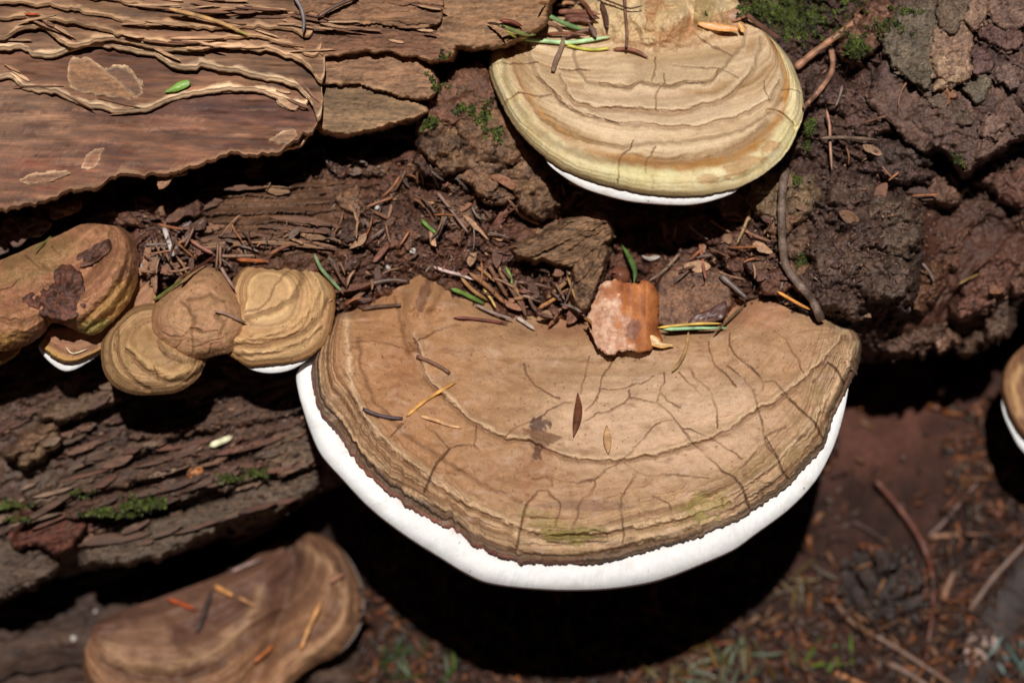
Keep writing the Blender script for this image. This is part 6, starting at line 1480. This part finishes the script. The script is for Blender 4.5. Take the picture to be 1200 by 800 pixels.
# -- moss
MOSS = [(905, 8, 40, 12, 420), (925, 22, 26, 12, 320), (890, 14, 20, 8, 160), (955, 18, 30, 16, 220), (935, 40, 24, 10, 120), (1000, 55, 14, 10, 260), (1008, 58, 12, 8, 160), (985, 38, 10, 8, 80), (1040, 30, 24, 10, 90), (1062, 12, 16, 6, 60), (950, 150, 7, 10, 110), (946, 168, 5, 6, 60), (933, 212, 5, 5, 40),
        (516, 92, 12, 9, 60), (520, 70, 10, 8, 50), (503, 143, 14, 6, 150), (545, 128, 14, 5, 90), (566, 140, 12, 18, 110), (582, 155, 5, 8, 60), (512, 100, 5, 8, 60), (940, 306, 8, 8, 70), (1122, 190, 8, 9, 90), (130, 602, 34, 6, 420), (160, 592, 18, 8, 260), (182, 588, 14, 6, 120), (95, 578, 16, 5, 60), (20, 592, 22, 6, 130), (24, 608, 14, 3, 60), (270, 560, 18, 6, 90), (300, 553, 14, 5, 70), (1000, 8, 20, 10, 60)]
mx, my, mk = [], [], []
for i, (cx_, cy_, rx_, ry_, n_) in enumerate(MOSS):
    n_ = int(n_ * .36)
    q = RNG.normal(0, .5, (n_, 2))
    mx.append(cx_ + q[:, 0] * rx_); my.append(cy_ + q[:, 1] * ry_); mk.append(np.full(n_, i))
mx = np.concatenate(mx); my = np.concatenate(my); mk = np.concatenate(mk)
zz = zlook(mx, my); okz = zz > -200
mx, my, zz, mk = mx[okz], my[okz], zz[okz], mk[okz]
n = len(mx); V = []; Cm = []
hgt = RNG.uniform(1, 7, n)
tint = np.where(RNG.random(n)[:, None] < .5, C(106, 112, 42)[None], np.where(RNG.random(n)[:, None] < .5, C(128, 146, 60)[None], C(64, 74, 30)[None])) * RNG.uniform(.2, .55, n)[:, None]
for j in range(8):
    a = RNG.uniform(0, 2 * np.pi, n); l = RNG.uniform(2.2, 5.0, n); b = RNG.uniform(.5, .9, n); h0 = zz + hgt * (j / 8.0); up = RNG.uniform(.5, 3.5, n)
    ca, sa = np.cos(a), np.sin(a)
    V.append(np.stack([PW(mx, my, h0), PW(mx + ca * l * .5 - sa * b, my + sa * l * .5 + ca * b, h0 + up * .7), PW(mx + ca * l, my + sa * l, h0 + up), PW(mx + ca * l * .5 + sa * b, my + sa * l * .5 - ca * b, h0 + up * .6)], 1))
    Cm.append(tint * RNG.uniform(.8, 1.2, n)[:, None])
V = np.concatenate(V); Cm = np.concatenate(Cm)
tag(put('moss', V.reshape(-1, 3), np.arange(len(V) * 4).reshape(-1, 4), M_MOSS, None, None, np.repeat(Cm, 4, 0), smooth_shade=False), 'small tufts of yellow green moss on the log', kind='stuff')

# -- litter on the forest floor
n = 5200
fx = RNG.uniform(420, 1240, n); fy = RNG.uniform(470, 830, n)
keep = np.where((fx > 985) & (fx < 1110) & (fy < 640) & (fy > 480), RNG.random(n) < .06, np.where(fx > 1080, RNG.random(n) < .9, np.where(fy > 720, True, RNG.random(n) < .35)))
fx, fy = fx[keep], fy[keep]; n = len(fx)
zz = zlook(fx, fy); okz = (zz > -900) & (zz < -200)
fx, fy, zz = fx[okz], fy[okz], zz[okz]; n = len(fx)
pal = np.array([C(112, 66, 44), C(84, 54, 42), C(132, 92, 62), C(60, 42, 36), C(140, 82, 46), C(96, 76, 64), C(70, 46, 36)])
cc = pal[RNG.integers(0, len(pal), n)] * RNG.uniform(.2, .75, n)[:, None]
boxes('needle_litter', fx, fy, zz + RNG.uniform(1, 9, n), RNG.uniform(0, np.pi, n), RNG.uniform(5, 30, n) ** 1.0, RNG.uniform(2, 7, n), RNG.uniform(1.2, 3, n), RNG.normal(0, .25, n), cc, M_LITTER, 'dead needles and crumbs scattered over the forest soil')
# grass and pale blades at the bottom edge
gx_, gy_, gl_, ga_, gc_ = [], [], [], [], []
for (cx_, cy_, sx_, sy_, n_, cols) in [(478, 772, 22, 14, 20, (C(84, 120, 44), C(110, 140, 60), C(70, 96, 40))), (850, 778, 44, 20, 30, (C(176, 134, 66), C(150, 160, 120), C(130, 120, 60), C(120, 130, 90))), (800, 792, 26, 10, 16, (C(180, 150, 90), C(140, 120, 70))),
                                       (975, 770, 14, 8, 5, (C(122, 150, 44),)), (1190, 770, 14, 14, 8, (C(120, 150, 140), C(140, 160, 150))), (930, 690, 30, 16, 12, (C(140, 110, 60), C(126, 96, 56)))]:
    for _ in range(n_):
        gx_.append(random.gauss(cx_, sx_)); gy_.append(random.gauss(cy_, sy_)); gl_.append(random.uniform(22, 56)); ga_.append(random.uniform(0, math.pi)); gc_.append(np.array(random.choice(cols)) * random.uniform(.15, .42))
gx_, gy_, gl_, ga_, gc_ = map(np.array, (gx_, gy_, gl_, ga_, gc_))
zz = zlook(gx_, gy_); zz = np.where(zz < -900, -380, zz)
nb = len(gx_); u = np.linspace(-.5, .5, 7)
bend = RNG.normal(0, .25, nb)
BXp = gx_[:, None] + gl_[:, None] * (u * np.cos(ga_)[:, None] - bend[:, None] * u ** 2 * np.sin(ga_)[:, None])
BYp = gy_[:, None] + gl_[:, None] * (u * np.sin(ga_)[:, None] + bend[:, None] * u ** 2 * np.cos(ga_)[:, None])
wd = 2.2 * np.sqrt(np.clip(1 - (2 * u) ** 2, .03, 1))
tlt = RNG.normal(0, .4, nb)
V = np.stack([PW(BXp - np.sin(ga_)[:, None] * s_ * wd, BYp + np.cos(ga_)[:, None] * s_ * wd, zz[:, None] + 8 + tlt[:, None] * u * gl_[:, None] + (1 - abs(s_)) * 1.2) for s_ in (-1, 0, 1)], 2)
q = (np.arange(nb) * 21)[:, None, None] + gridq(7, 3)[None]
tag(put('grass', V.reshape(-1, 3), q.reshape(-1, 4), M_LITTER, None, None, np.repeat(gc_, 21, 0)), 'blurred green and straw coloured grass blades on the forest floor', kind='stuff')
